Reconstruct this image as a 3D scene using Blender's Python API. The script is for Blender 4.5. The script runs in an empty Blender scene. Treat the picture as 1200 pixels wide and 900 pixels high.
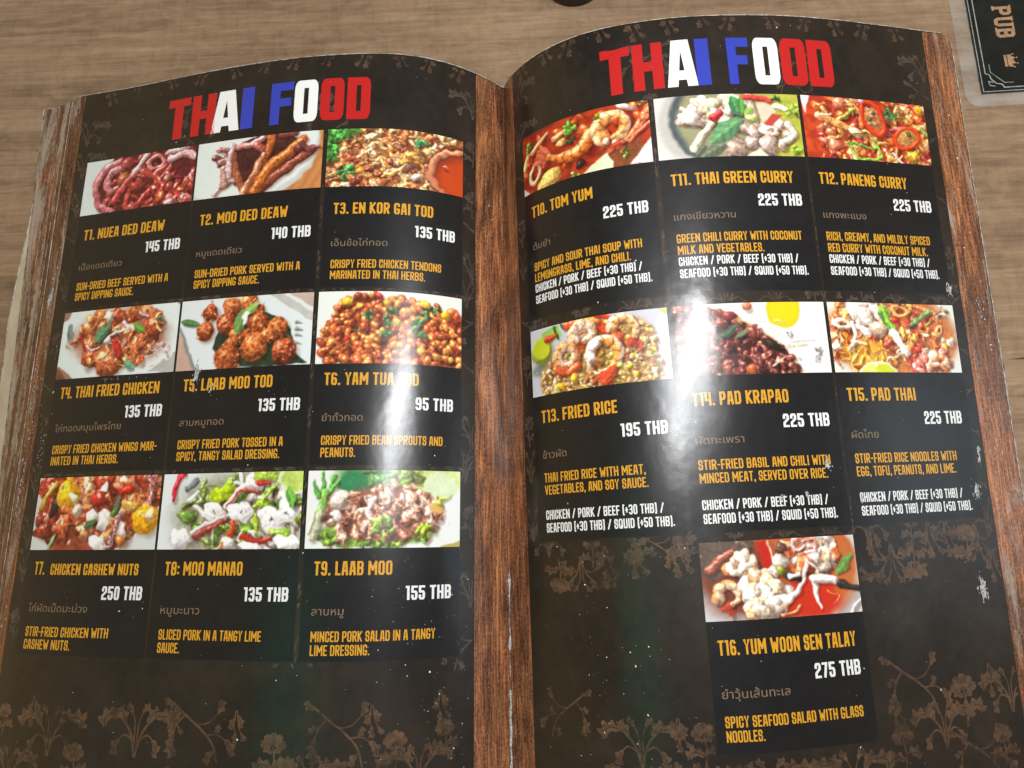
import bpy, math, random
import numpy as np
from mathutils import Vector
from mathutils.geometry import delaunay_2d_cdt

scene = bpy.context.scene
# ---------------------------------------------------------------- camera, world, lamps, exposure
cam_data = bpy.data.cameras.new("camera"); cam = bpy.data.objects.new("camera", cam_data)
scene.collection.objects.link(cam); scene.camera = cam
cam.location = (0.01551, 0.10012, 0.29231); cam.rotation_euler = (0.19806, 0.05077, -0.01474)
cam_data.sensor_width = 36; cam_data.sensor_fit = 'HORIZONTAL'; cam_data.lens = 36*853.13754/1200
cam_data.clip_start = 0.005; cam_data.clip_end = 100
cam_data.dof.use_dof = True; cam_data.dof.focus_distance = 0.262; cam_data.dof.aperture_fstop = 20.0
world = bpy.data.worlds.new("World"); scene.world = world; world.use_nodes = True
wn = world.node_tree.nodes; wl = world.node_tree.links
bg = wn['Background']; bg.inputs[1].default_value = 0.26
# dim restaurant interior: warm low down, neutral overhead, one greenish patch of wall light behind the reader
tc = wn.new('ShaderNodeTexCoord')
dot = wn.new('ShaderNodeVectorMath'); dot.operation = 'DOT_PRODUCT'; dot.inputs[1].default_value = (-0.40, -0.13, 0.905)
wl.new(tc.outputs['Generated'], dot.inputs[0])
gr = wn.new('ShaderNodeMapRange'); gr.inputs[1].default_value = 0.968; gr.inputs[2].default_value = 0.996; wl.new(dot.outputs['Value'], gr.inputs[0])
sep = wn.new('ShaderNodeSeparateXYZ'); wl.new(tc.outputs['Generated'], sep.inputs[0])
ramp = wn.new('ShaderNodeValToRGB'); wl.new(sep.outputs['Z'], ramp.inputs[0])
ramp.color_ramp.elements[0].color = (1.25, .92, .58, 1); ramp.color_ramp.elements[0].position = .0
ramp.color_ramp.elements[1].color = (.68, .64, .58, 1); ramp.color_ramp.elements[1].position = .75
mx = wn.new('ShaderNodeMix'); mx.data_type = 'RGBA'
wl.new(gr.outputs[0], mx.inputs[0]); wl.new(ramp.outputs[0], mx.inputs[6]); mx.inputs[7].default_value = (.9, 2.8, 1.8, 1)
wx = wn.new('ShaderNodeMapRange'); wl.new(sep.outputs['X'], wx.inputs[0]); wx.inputs[1].default_value = -.5; wx.inputs[2].default_value = -1.0
m2 = wn.new('ShaderNodeMix'); m2.data_type = 'RGBA'; wl.new(wx.outputs[0], m2.inputs[0]); wl.new(mx.outputs[2], m2.inputs[6]); m2.inputs[7].default_value = (2.3, 1.6, .75, 1)
d2 = wn.new('ShaderNodeVectorMath'); d2.operation = 'DOT_PRODUCT'; d2.inputs[1].default_value = (0.884, 0.06, 0.463); wl.new(tc.outputs['Generated'], d2.inputs[0])
g2_ = wn.new('ShaderNodeMapRange'); g2_.inputs[1].default_value = 0.978; g2_.inputs[2].default_value = 0.994; wl.new(d2.outputs['Value'], g2_.inputs[0])
m3 = wn.new('ShaderNodeMix'); m3.data_type = 'RGBA'; wl.new(g2_.outputs[0], m3.inputs[0]); wl.new(m2.outputs[2], m3.inputs[6]); m3.inputs[7].default_value = (5.0, 5.8, 6.4, 1)
wl.new(m3.outputs[2], bg.inputs[0])   # bluish glow added far to the right for glare on the outer page
def area(name, loc, target, sx, sy, power, col):
    d = bpy.data.lights.new(name, 'AREA'); d.shape = 'RECTANGLE'; d.size = sx; d.size_y = sy; d.energy = power; d.color = col
    o = bpy.data.objects.new(name, d); scene.collection.objects.link(o); o.location = loc
    o.rotation_euler = (Vector(target)-Vector(loc)).to_track_quat('-Z', 'Y').to_euler(); return o
area("ceiling_lamp", (0.105, 0.247, 0.46), (0.03, 0.2, 0.0), 0.075, 0.18, 2.3, (.97, .98, 1.0))
area("fill_lamp", (0.15, -1.25, 1.15), (0.0, 0.15, 0.0), 0.9, 0.6, 9.4, (1.0, .96, .91))  # added soft fill behind the reader, set where the pages barely mirror it
scene.view_settings.view_transform = 'Standard'; scene.view_settings.look = 'None'
scene.view_settings.exposure = 0.0; scene.view_settings.gamma = 1.0

# ---------------------------------------------------------------- the shape of the open pages
KN = np.array([0, .06, .14, .26, .45, .7, 1.0])*0.22; SS = np.linspace(0, 0.24, 241); HT = 0.30
TH = {-1: ([.86554, .74266, .50688, .06798, -.14029, -.2422, -.11816], [.69177, .64968, .49861, .1151, -.17593, -.09554, -.53654]),
      1: ([1.30805, .92224, .61781, .18436, -.07647, -.27056, -.29125], [.50187, .54518, .52603, .20861, -.20608, -.38818, -.15528])}
Z0 = (.00235, .01415); SHEAR = {-1: .00557, 1: .0367}
def profile(th):
    t = np.interp(SS, KN, th)
    t = np.convolve(np.pad(t, 6, 'edge'), np.ones(13)/13, 'valid')
    c, s, ds = np.cos(t), np.sin(t), SS[1]-SS[0]
    return (np.concatenate([[0], np.cumsum((c[1:]+c[:-1])/2)*ds]), np.concatenate([[0], np.cumsum((s[1:]+s[:-1])/2)*ds]))
PR = {k: (profile(TH[k][0]), profile(TH[k][1])) for k in (-1, 1)}
def surf(side, s, t, drop=0.0, floor=.0026):
    a = np.clip(t/HT, -.5, 1.2); (xt, zt), (xb, zb) = PR[side]
    s2 = np.clip(s, 0, .24)
    x = np.interp(s2, SS, xt)*a+np.interp(s2, SS, xb)*(1-a)
    z = np.interp(s2, SS, zt)*a+np.interp(s2, SS, zb)*(1-a)+Z0[0]*a+Z0[1]*(1-a)-drop
    z = floor+.5*((z-floor)+np.sqrt((z-floor)**2+.0012**2)) if floor is not None else z
    return np.stack([side*x, t+SHEAR[side]*s, z], -1)
def on_page(side, s, t, h=0.0, drop=0.0, floor=.0026):
    """points h metres above the paper at distance s from the spine and height t up the page, and the paper's normal"""
    s = np.asarray(s, float); t = np.asarray(t, float); e = .0012
    p = surf(side, s, t, drop, floor); s0 = np.clip(s-e, 0, 1)
    n = np.cross(surf(side, s+e, t, drop, floor)-surf(side, s0, t, drop, floor), surf(side, s, t+e, drop, floor)-surf(side, s, t-e, drop, floor))
    n = n*side; n /= np.linalg.norm(n, axis=-1, keepdims=True)
    return p+n*np.asarray(h)[..., None] if np.ndim(h) else p+n*h, n

# ---------------------------------------------------------------- objects
COL = scene.collection
def tag(o, label=None, cat=None, group=None, kind=None):
    for k, v in (('label', label), ('category', cat), ('group', group), ('kind', kind)):
        if v: o[k] = v
    return o
def empty(name, loc=(0, 0, 0)):
    o = bpy.data.objects.new(name, None); COL.objects.link(o); o.location = loc; o.empty_display_size = .02; return o
def mesh_obj(name, verts, faces, mats, parent=None, normals=None, uv=None, midx=None, smooth=True):
    me = bpy.data.meshes.new(name); me.from_pydata([tuple(v) for v in np.asarray(verts, float)], [], [tuple(int(i) for i in f) for f in faces])
    for m in (mats if isinstance(mats, (list, tuple)) else [mats]): me.materials.append(m)
    if midx is not None: me.polygons.foreach_set('material_index', np.asarray(midx, np.int32))
    if uv is not None:
        li = np.empty(len(me.loops), np.int32); me.loops.foreach_get('vertex_index', li)
        l = me.uv_layers.new(name='UVMap'); l.data.foreach_set('uv', np.asarray(uv, np.float32)[li].ravel())
    me.polygons.foreach_set('use_smooth', np.full(len(me.polygons), smooth))
    me.update()
    if normals is not None: me.normals_split_custom_set_from_vertices([tuple(n) for n in normals])
    o = bpy.data.objects.new(name, me); COL.objects.link(o)
    if parent: o.parent = parent
    return o
def grid_faces(nx, ny, flip=False):
    i = np.arange(nx*ny).reshape(ny, nx)
    f = np.stack([i[:-1, :-1], i[:-1, 1:], i[1:, 1:], i[1:, :-1]], -1).reshape(-1, 4)
    return f[:, ::-1] if flip else f
def sheet(name, side, s0, s1, t0, t1, h, mat, parent, step=.002, drop=0, floor=.0026, edge=None, stept=.004):
    s0, s1 = min(s0, s1), max(s0, s1)
    nx = max(2, int(abs(s1-s0)/step)+2); ny = max(2, int(abs(t1-t0)/stept)+2)
    S, T = np.meshgrid(np.linspace(s0, s1, nx), np.linspace(t0, t1, ny))
    if edge is not None: S = s0+(S-s0)*((edge(T)-s0)/(s1-s0))
    p, n = on_page(side, S.ravel(), T.ravel(), h, drop, floor)
    return mesh_obj(name, p, grid_faces(nx, ny, side < 0), mat, parent, n, np.stack([side*S.ravel(), T.ravel()], -1))
def weld_polys(polys, lattice=None):
    """union of flat polygons -> (points, triangles); lattice adds inner points so that wide pieces can bend with the paper"""
    vs = []; fs = []
    for P in polys:
        b = len(vs); vs += [Vector((float(p[0]), float(p[1]))) for p in P]
        for i in range(1, len(P)-1):
            A, B, C = P[0], P[i], P[i+1]; ar = (B[0]-A[0])*(C[1]-A[1])-(B[1]-A[1])*(C[0]-A[0])
            if abs(ar) > 1e-10: fs.append([b, b+i, b+i+1] if ar > 0 else [b, b+i+1, b+i])
    if lattice:
        A = np.array([list(v) for v in vs]); x0, y0 = A.min(0); x1, y1 = A.max(0)
        for x in np.arange(x0+lattice*.37, x1, lattice):
            for y in np.arange(y0+lattice*.41, y1, lattice): vs.append(Vector((x, y)))
    r = delaunay_2d_cdt(vs, [], fs, 0, 1e-7)
    v2, f2, of = r[0], r[2], r[5]
    keep = [list(f) for f, o in zip(f2, of) if o]
    return np.array([list(v) for v in v2]), keep
def ink(name, side, pts, tris, h, mat, parent, midx=None):
    """flat printed shapes in page coordinates (u to the right, t up), bent onto the paper"""
    used = sorted({i for f in tris for i in f}); mp = {j: i for i, j in enumerate(used)}
    pts = np.asarray(pts)[used]; tris = [[mp[i] for i in f] for f in tris]
    p, n = on_page(side, side*pts[:, 0], pts[:, 1], h)
    out = []
    for f in tris:
        a, b, c = pts[f[0]], pts[f[1]], pts[f[2]]
        out.append(f if (b[0]-a[0])*(c[1]-a[1])-(b[1]-a[1])*(c[0]-a[0]) > 0 else f[::-1])
    return mesh_obj(name, p, out, mat, parent, n, pts, midx)

# ---------------------------------------------------------------- materials
def new_mat(name):
    m = bpy.data.materials.new(name); m.use_nodes = True; return m, m.node_tree.nodes, m.node_tree.links
def math_node(N, L, op, a, b=None, c=None):
    n = N.new('ShaderNodeMath'); n.operation = op
    for i, v in enumerate((a, b, c)):
        if v is None: continue
        if isinstance(v, (int, float)): n.inputs[i].default_value = v
        else: L.new(v, n.inputs[i])
    return n.outputs[0]
def noise(N, L, vec, scale, detail=4, rough=.55, dist=0.0):
    mp = N.new('ShaderNodeMapping'); L.new(vec, mp.inputs[0])
    mp.inputs['Scale'].default_value = scale if isinstance(scale, tuple) else (scale,)*3
    n = N.new('ShaderNodeTexNoise'); n.inputs['Scale'].default_value = 1; n.inputs['Detail'].default_value = detail
    n.inputs['Roughness'].default_value = rough; n.inputs['Distortion'].default_value = dist
    L.new(mp.outputs[0], n.inputs['Vector']); return n.outputs['Fac']
def cramp(N, L, fac, stops):
    r = N.new('ShaderNodeValToRGB'); L.new(fac, r.inputs[0]); e = r.color_ramp.elements
    while len(e) < len(stops): e.new(.5)
    for k, (p, c) in enumerate(stops): e[k].position = p; e[k].color = (*c, 1)
    return r.outputs[0]
def mixc(N, L, fac, a, b, mode='MIX'):
    m = N.new('ShaderNodeMix'); m.data_type = 'RGBA'; m.blend_type = mode
    for s, v in ((0, fac), (6, a), (7, b)):
        if isinstance(v, (int, float)): m.inputs[s].default_value = v
        elif isinstance(v, tuple): m.inputs[s].default_value = (*v, 1)
        else: L.new(v, m.inputs[s])
    return m.outputs[2]
def gloss(N, L, uv, bs):
    """the worn plastic lamination shared by everything printed on the pages"""
    wav = noise(N, L, uv, (55, 38, 1), 3, .5)
    dim = noise(N, L, uv, (210, 160, 1), 2, .5)
    grit = noise(N, L, uv, 2600, 2, .7)
    hgt = math_node(N, L, 'ADD', math_node(N, L, 'MULTIPLY', wav, 1.0), math_node(N, L, 'ADD', math_node(N, L, 'MULTIPLY', dim, .10), math_node(N, L, 'MULTIPLY', grit, .016)))
    bp = N.new('ShaderNodeBump'); bp.inputs['Strength'].default_value = 1; bp.inputs['Distance'].default_value = 3.0e-4
    L.new(hgt, bp.inputs['Height']); L.new(bp.outputs[0], bs.inputs['Coat Normal'])
    smear = noise(N, L, uv, (26, 20, 1), 5, .6, .6)
    rg = N.new('ShaderNodeMapRange'); L.new(smear, rg.inputs[0])
    for i, v in ((1, .35), (2, .7), (3, .17), (4, .27)): rg.inputs[i].default_value = v
    L.new(rg.outputs[0], bs.inputs['Coat Roughness'])
    bs.inputs['Coat Weight'].default_value = .8; bs.inputs['Coat IOR'].default_value = 1.5
    bs.inputs['Roughness'].default_value = .42; bs.inputs['Specular IOR Level'].default_value = .15
def print_mat(name, color):
    m, N, L = new_mat(name); bs = N['Principled BSDF']; tc = N.new('ShaderNodeUVMap'); uv = tc.outputs[0]
    c = color(N, L, uv) if callable(color) else None
    if c is None: bs.inputs['Base Color'].default_value = (*color, 1)
    else: L.new(c, bs.inputs['Base Color'])
    gloss(N, L, uv, bs); return m
def c_dark(N, L, uv):
    a = noise(N, L, uv, (30, 26, 1), 6, .62, .4); b = noise(N, L, uv, (240, 190, 1), 4, .6)
    c = cramp(N, L, a, [(.34, (.0085, .0060, .0042)), (.5, (.018, .0125, .0080)), (.68, (.034, .0235, .0145))])
    return mixc(N, L, .35, c, cramp(N, L, b, [(.35, (.006, .005, .0045)), (.7, (.026, .019, .014))]))
def c_panel(N, L, uv):
    b = noise(N, L, uv, (200, 160, 1), 4, .6)
    return cramp(N, L, b, [(.3, (.0052, .0050, .0056)), (.75, (.0095, .0088, .0092))])
def c_floral(N, L, uv):
    a = noise(N, L, uv, (55, 45, 1), 3, .5); b = noise(N, L, uv, (420, 420, 1), 3, .6)
    c = cramp(N, L, a, [(.34, (.022, .014, .009)), (.52, (.080, .045, .025)), (.72, (.150, .080, .042))])
    return mixc(N, L, .5, c, cramp(N, L, b, [(.38, (.022, .014, .009)), (.65, (.125, .073, .041))]))
def c_faint(N, L, uv):
    a = noise(N, L, uv, (55, 45, 1), 3, .5); b = noise(N, L, uv, (420, 420, 1), 3, .6)
    return mixc(N, L, .5, cramp(N, L, a, [(.3, (.034, .025, .018)), (.7, (.092, .064, .047))]), cramp(N, L, b, [(.38, (.014, .010, .008)), (.65, (.10, .070, .050))]))
def wood_print(k, warm, dark, worn_=0):
    """k brightness, warm share of orange grain, dark share of blackened streaks"""
    def f(N, L, uv):
        a = noise(N, L, uv, (330, 13, 1), 6, .66, .9); b = noise(N, L, uv, (1500, 75, 1), 5, .75, .5); g = noise(N, L, uv, (75, 20, 1), 5, .65, 1.4); h = noise(N, L, uv, (1100, 900, 1), 3, .7)
        c = cramp(N, L, a, [(.36, (.013*k, .0045*k, .003*k)), (.46, (.075*k, .022*k, .011*k)), (.56, (.165*k, .056*k, .022*k)), (.66, (.32*k, (.122+.03*warm)*k, .050*k))])
        c = mixc(N, L, .5, c, cramp(N, L, b, [(.40, (.009*k, .0035*k, .0025*k)), (.50, (.10*k, .032*k, .013*k)), (.62, (.42*k, .19*k, .075*k))]))
        c = mixc(N, L, .22, c, cramp(N, L, h, [(.42, (.02*k, .009*k, .006*k)), (.66, (.40*k, .22*k, .12*k))]))
        c = mixc(N, L, .85, c, cramp(N, L, g, [(.36, (dark, dark*.92, dark*.95)), (.50, (.75, .72, .70)), (.66, (1.35, 1.2, 1.0))]), 'MULTIPLY')
        if not worn_: return c
        w1 = noise(N, L, uv, (150, 16, 1), 6, .7, .8); w2 = noise(N, L, uv, (1400, 500, 1), 4, .75)   # lamination rubbed pale along the fore edge
        wf = N.new('ShaderNodeMapRange'); L.new(math_node(N, L, 'ADD', math_node(N, L, 'MULTIPLY', w1, .75), math_node(N, L, 'MULTIPLY', w2, .25)), wf.inputs[0])
        for i, v in ((1, .58-.06*worn_), (2, .66-.04*worn_), (3, 0.0), (4, .75)): wf.inputs[i].default_value = v
        return mixc(N, L, wf.outputs[0], c, (.40, .34, .27))
    return f
def c_photo(N, L, uv):
    n = N.new('ShaderNodeVertexColor'); n.layer_name = 'print'; return n.outputs[0]
def worn(col, dark):     # ink with a little rub-off
    def f(N, L, uv):
        b = noise(N, L, uv, (900, 900, 1), 3, .6)
        return cramp(N, L, b, [(.3, dark), (.42, col)])
    return f
M = {'dark': print_mat('dark brown page print', c_dark), 'panel': print_mat('blue black panel print', c_panel), 'floral': print_mat('brown scroll print', c_floral),
     'wood': print_mat('orange wood grain print', wood_print(1.75, 1, .26)), 'wood_right': print_mat('mid brown wood grain print', wood_print(1.9, .3, .40, .6)), 'wood_left': print_mat('dark brown wood grain print', wood_print(1.2, .0, .30, 1)), 'wood_dull': print_mat('dull wood grain print', wood_print(1.15, .0, .35, 2)), 'photo': print_mat('food photograph print', c_photo),
     'gold': print_mat('amber lettering', worn((.64, .315, .018), (.42, .185, .02))), 'white': print_mat('white lettering', worn((.74, .75, .74), (.55, .55, .55))),
     'thai': print_mat('pale brown lettering', worn((.21, .14, .085), (.14, .095, .06))),
     'red': print_mat('red heading ink', (.47, .013, .012)), 'blue': print_mat('blue heading ink', (.032, .050, .40)), 'hwhite': print_mat('white heading ink', (.80, .82, .80)),
     'faint': print_mat('faint gutter print', c_faint)}
def plain(name, col, rough=.6, spec=.3, col2=None, sc=300):
    m, N, L = new_mat(name); bs = N['Principled BSDF']; bs.inputs['Roughness'].default_value = rough; bs.inputs['Specular IOR Level'].default_value = spec
    tcn = N.new('ShaderNodeTexCoord'); a = noise(N, L, tcn.outputs['Object'], sc, 4, .6)
    L.new(cramp(N, L, a, [(.35, col2 or tuple(x*.75 for x in col)), (.62, col)]), bs.inputs['Base Color']); return m
M['edge'] = plain('worn paper edge', (.62, .58, .52), .7, .2, (.20, .15, .11), 420)
M['edge_dark'] = plain('scuffed page edge', (.36, .29, .23), .7, .2, (.06, .035, .022), 260)
M['paper'] = plain('paper stack', (.60, .55, .47), .8, .2)
M['cream'] = plain('cream laminate margin', (.56, .50, .37), .4, .4, (.44, .37, .26), 60)
M['scuff'] = plain('white scuffed plastic', (.55, .56, .55), .7, .3, (.12, .12, .12), 1500)
M['dust'] = plain('white dust', (.75, .75, .72), .8, .2)
# ---------------------------------------------------------------- printed dish photographs, painted procedurally
PW, PH = 240, 117
AR = PW/PH
def sm(a, b, x):
    x = np.clip((x-a)/(b-a), 0, 1); return x*x*(3-2*x)
def C255(c): return np.array(c, float)/255.
def vnoise(rng, sx, sy, oct=3):
    out = np.zeros((PH, PW)); amp = 1; tot = 0
    for o in range(oct):
        gx, gy = int(sx*2**o)+2, int(sy*2**o)+2
        g = rng.random((gy, gx))
        X = np.linspace(0, gx-1.001, PW); Y = np.linspace(0, gy-1.001, PH)
        xi = X.astype(int); yi = Y.astype(int); fx = (X-xi); fy = (Y-yi)[:, None]
        fx = fx*fx*(3-2*fx); fy = fy*fy*(3-2*fy)
        a = g[yi][:, xi]; b = g[yi][:, xi+1]; c = g[yi+1][:, xi]; d = g[yi+1][:, xi+1]
        out += amp*((a*(1-fx)+b*fx)*(1-fy)+(c*(1-fx)+d*fx)*fy); tot += amp; amp *= .55
    return out/tot
LD = np.array([-.45, -.6, .66])
class Art:
    def __init__(s, seed, bg):
        s.r = np.random.default_rng(seed)
        s.Y, s.X = np.mgrid[0:PH, 0:PW].astype(float)
        s.X = (s.X+.5)/PH; s.Y = (s.Y+.5)/PH
        s.im = np.ones((PH, PW, 3))*C255(bg); s.tx = np.zeros((PH, PW))
        s.n = vnoise(s.r, 60, 30, 2); s.n2 = vnoise(s.r, 14, 7, 3)
    def box(s, x0, y0, x1, y1):
        i0 = max(0, int(y0*PH)-1); i1 = min(PH, int(y1*PH)+2); j0 = max(0, int(x0*PH)-1); j1 = min(PW, int(x1*PH)+2)
        return (slice(i0, i1), slice(j0, j1)) if i1 > i0 and j1 > j0 else None
    def put(s, b, m, col, t=0.0):
        s.tx[b] = s.tx[b]*(1-m)+t*m
        s.im[b] = s.im[b]*(1-m[..., None])+np.clip(col, 0, 1.15)*m[..., None]
    def lit(s, b, c, nx, ny, nz, sh, sp, tex):
        lam = np.clip(nx*LD[0]+ny*LD[1]+nz*LD[2], 0, 1)
        c = C255(c)
        sh = sh*.74*(1-.5*min(1, max(0, sum(c)/765-.35)*1.6)); k = (1-sh)+sh*1.55*lam+.07
        k = k*(1+tex*(s.n[b]-.5)*2)
        col = c*k[..., None]
        # deeper, redder in the dark side
        col = col*(1-.25*sh*(1-lam)[..., None]*np.array([.2, 1, 1.2]))
        hx = np.clip(nx*-.3+ny*-.42+nz*.86, 0, 1)
        return col+sp*.8*(sm(.25, .9, hx**16*(.35+1.3*s.n[b])))[..., None]*np.array([1, .95, .88])
    def blob(s, x, y, rx, ry=None, a=0, c=(150, 80, 60), sh=.6, sp=.35, wob=.12, shadow=.45, tex=.25, hole=0):
        ry = ry or rx; R = max(rx, ry)*1.5
        b = s.box(x-R, y-R, x+R, y+R)
        if b is None: return
        X = s.X[b]-x; Y = s.Y[b]-y; ca, sa = math.cos(a), math.sin(a)
        u = (X*ca+Y*sa)/rx; v = (-X*sa+Y*ca)/ry
        th = np.arctan2(v, u); p1, p2 = s.r.random(2)*6.28
        w = 1+wob*(np.sin(2*th+p1)*.5+np.sin(3*th+p2)*.4+np.sin(5*th+p1*2)*.25)
        r = np.sqrt(u*u+v*v)/w
        if shadow:
            us = ((X-.03)*ca+(Y-.035)*sa)/rx; vs = (-(X-.03)*sa+(Y-.035)*ca)/ry
            s.im[b] *= (1-shadow*(1-sm(.75, 1.3, np.sqrt(us*us+vs*vs)))[..., None]*np.array([.5, .72, .8]))
        e = .6/PH/min(rx, ry)
        m = 1-sm(1-e, 1+e, r)
        if hole: m = m*sm(hole-e, hole+e, r)
        rr = r
        if hole: rr = np.abs(r-(1+hole)/2)/((1-hole)/2)*np.sign(r-(1+hole)/2)
        f = np.clip(rr, -1, 1); q = np.where(r > 1e-6, r, 1)
        nu, nv = (u/w/q)*f, (v/w/q)*f
        nx = nu*ca-nv*sa; ny = nu*sa+nv*ca
        nx = nx+.3*tex*(s.n2[b]-.5)*2; nz = np.sqrt(np.clip(1-nx*nx-ny*ny, .02, 1))
        col = s.lit(b, c, nx, ny, nz, sh, sp, tex)
        v_ = (s.n2[b]-.5)*1.8+(s.n[b]-.5)*.5
        s.put(b, m, col*(1+tex*(v_[..., None]*np.array([.3, .5, .7]))), 1.0 if tex > .15 else 0.0)
    def tube(s, pts, r0, r1=None, c=(150, 80, 60), sh=.6, sp=.35, shadow=.45, tex=.25, bands=0, c2=None, curve=True, seg=0, belly=None):
        r1 = r0 if r1 is None else r1
        P = np.array(pts, float)
        if curve and len(P) > 2:           # Catmull-Rom
            Q = [2*P[0]-P[1]]+list(P)+[2*P[-1]-P[-2]]; out = []
            for i in range(1, len(Q)-2):
                for t in np.linspace(0, 1, 6, endpoint=False):
                    a0, a1, a2, a3 = Q[i-1], Q[i], Q[i+1], Q[i+2]
                    out.append(.5*((2*a1)+(-a0+a2)*t+(2*a0-5*a1+4*a2-a3)*t*t+(-a0+3*a1-3*a2+a3)*t**3))
            P = np.array(out+[P[-1]])
        R = max(r0, r1)+.07
        b = s.box(P[:, 0].min()-R, P[:, 1].min()-R, P[:, 0].max()+R, P[:, 1].max()+R)
        if b is None: return
        X, Y = s.X[b], s.Y[b]; D = np.full(X.shape, 9.); NX = np.zeros_like(X); NY = NX.copy(); T = NX.copy(); SG = NX.copy(); DS = D.copy()
        n = len(P)-1
        for i in range(n):
            ax, ay = P[i]; dx, dy = P[i+1]-P[i]; L = dx*dx+dy*dy+1e-12
            t = np.clip(((X-ax)*dx+(Y-ay)*dy)/L, 0, 1); tt = (i+t)/n; rad = r0+(r1-r0)*tt
            ex, ey = X-ax-t*dx, Y-ay-t*dy; d = np.hypot(ex, ey); q = d/rad
            k = q < D; D = np.where(k, q, D); SG = np.where(k, (ex*dy-ey*dx)/(math.sqrt(L)*rad), SG); NX = np.where(k, ex/rad, NX); NY = np.where(k, ey/rad, NY); T = np.where(k, tt, T)
            if shadow:
                DS = np.minimum(DS, np.hypot(ex-.025, ey-.03)/rad)
        if shadow: s.im[b] *= (1-shadow*(1-sm(.7, 1.35, DS))[..., None]*np.array([.5, .72, .8]))
        e = .6/PH/max(.5*(r0+r1), .006)
        m = 1-sm(1-e, 1+e, D)
        NX = np.clip(NX, -1, 1); NY = np.clip(NY, -1, 1); NX = NX+.3*tex*(s.n[b]-.5)
        nz = np.sqrt(np.clip(1-NX*NX-NY*NY, .02, 1))
        col = s.lit(b, c, NX, NY, nz, sh, sp, tex)
        col = col*(1+.55*tex*np.sin(SG*7+s.n2[b]*34+T*3))[..., None]
        if belly is not None:
            w = sm(.0, .75, SG*belly[1])[..., None]; col = col*(1-w)+s.lit(b, belly[0], NX, NY, nz, sh*.8, sp, tex)*w
        if seg:
            q = np.abs(np.sin((T+.06*np.abs(SG))*seg*np.pi)); col = col*(.62+.38*sm(0, .5, q))[..., None]*np.array([1, .97, .95]); col = col+(.10*sm(.6, 1, q)*(1-np.abs(SG)))[..., None]
        if c2 is not None:
            w = sm(.25, .75, .5+.5*np.sin(T*bands*6.283))[..., None] if bands else sm(.3, .7, T)[..., None]
            col = col*(1-w)+s.lit(b, c2, NX, NY, nz, sh, sp, tex)*w
        s.put(b, m, col, 1.0 if tex > .15 else 0.0)
    def leaf(s, x0, y0, x1, y1, w, c=(60, 130, 50), shadow=.4, rib=.5, tex=.3):
        L = math.hypot(x1-x0, y1-y0); ux, uy = (x1-x0)/L, (y1-y0)/L; R = w+.06
        b = s.box(min(x0, x1)-R, min(y0, y1)-R, max(x0, x1)+R, max(y0, y1)+R)
        if b is None: return
        def prof(X, Y):
            t = (X*ux+Y*uy)/L; v = -X*uy+Y*ux
            return t, v, np.abs(v)/(w*np.sin(np.pi*np.clip(t, .002, .998))**.8+1e-6)
        X, Y = s.X[b]-x0, s.Y[b]-y0
        if shadow:
            _, _, q = prof(X-.025, Y-.03); s.im[b] *= (1-shadow*(1-sm(.7, 1.2, q)))[..., None]
        t, v, q = prof(X, Y); e = .6/PH/w
        m = 1-sm(1-e, 1+e, q); m = m*(t > 0)*(t < 1)
        k = .78+.3*np.where(v*(1 if ux > 0 else -1) > 0, .2, .9)*1+.25*np.sin(t*26+np.abs(v)/w*6)*.3+tex*(s.n[b]-.5)
        col = C255(c)*k[..., None]+rib*np.exp(-(v/(.012+.06*w))**2)[..., None]*np.array([.22, .25, .12])
        s.put(b, m, col)
    def poly(s, pts, c, tex=.15, soft=1.2, grad=None):
        P = np.array(pts, float); acc = np.zeros((PH, PW)); o = [.25, -.25]
        for ox in o:
            for oy in o:
                X = s.X+ox*soft/PH; Y = s.Y+oy*soft/PH; ins = np.zeros((PH, PW), bool)
                for i in range(len(P)):
                    (xa, ya), (xb, yb) = P[i], P[(i+1) % len(P)]
                    if ya == yb: continue
                    ins ^= ((ya > Y) != (yb > Y)) & (X < (xb-xa)*(Y-ya)/(yb-ya)+xa)
                acc += ins*.25
        col = C255(c)*(1+tex*1.0*(s.n-.5)+tex*1.2*(s.n2-.5))[..., None]
        s.put((slice(None), slice(None)), acc, col)
    def soup(s, c1, c2, m=None):
        w = sm(.3, .7, s.n2)[..., None]; col = C255(c1)*(1-w)+C255(c2)*w
        s.put((slice(None), slice(None)), np.ones((PH, PW)) if m is None else m, col)
    def ell(s, x, y, rx, ry, c, e=.02, tex=.1, a=0):
        ca, sa = math.cos(a), math.sin(a); X, Y = s.X-x, s.Y-y
        r = np.sqrt(((X*ca+Y*sa)/rx)**2+((-X*sa+Y*ca)/ry)**2)
        s.put((slice(None), slice(None)), 1-sm(1-e, 1+e, r), C255(c)*(1+tex*.8*(s.n-.5)+tex*.9*(s.n2-.5))[..., None])
    def pile(s, n, inside, size, pal, kind='blob', long=1.6, **kw):
        k = 0; it = 0; pts = []
        while k < n and it < n*30:
            it += 1; x, y = s.r.random()*AR, s.r.random()*1.1-.05
            if inside(x, y): pts.append((x, y)); k += 1
        pts.sort(key=lambda p: p[1]+s.r.random()*.25)
        for x, y in pts:
            z = size*(.65+.7*s.r.random()); c = np.array(pal[s.r.integers(len(pal))])*(.85+.3*s.r.random()); a = s.r.random()*3.14
            if kind == 'blob': s.blob(x, y, z*long, z, a, c, **kw)
            else:
                l = z*long; b = s.r.normal()*.5*l; dx, dy = math.cos(a)*l, math.sin(a)*l
                s.tube([(x-dx, y-dy), (x-dy*b/l, y+dx*b/l), (x+dx, y+dy)], z*.45, z*.3, c, **kw)
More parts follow.
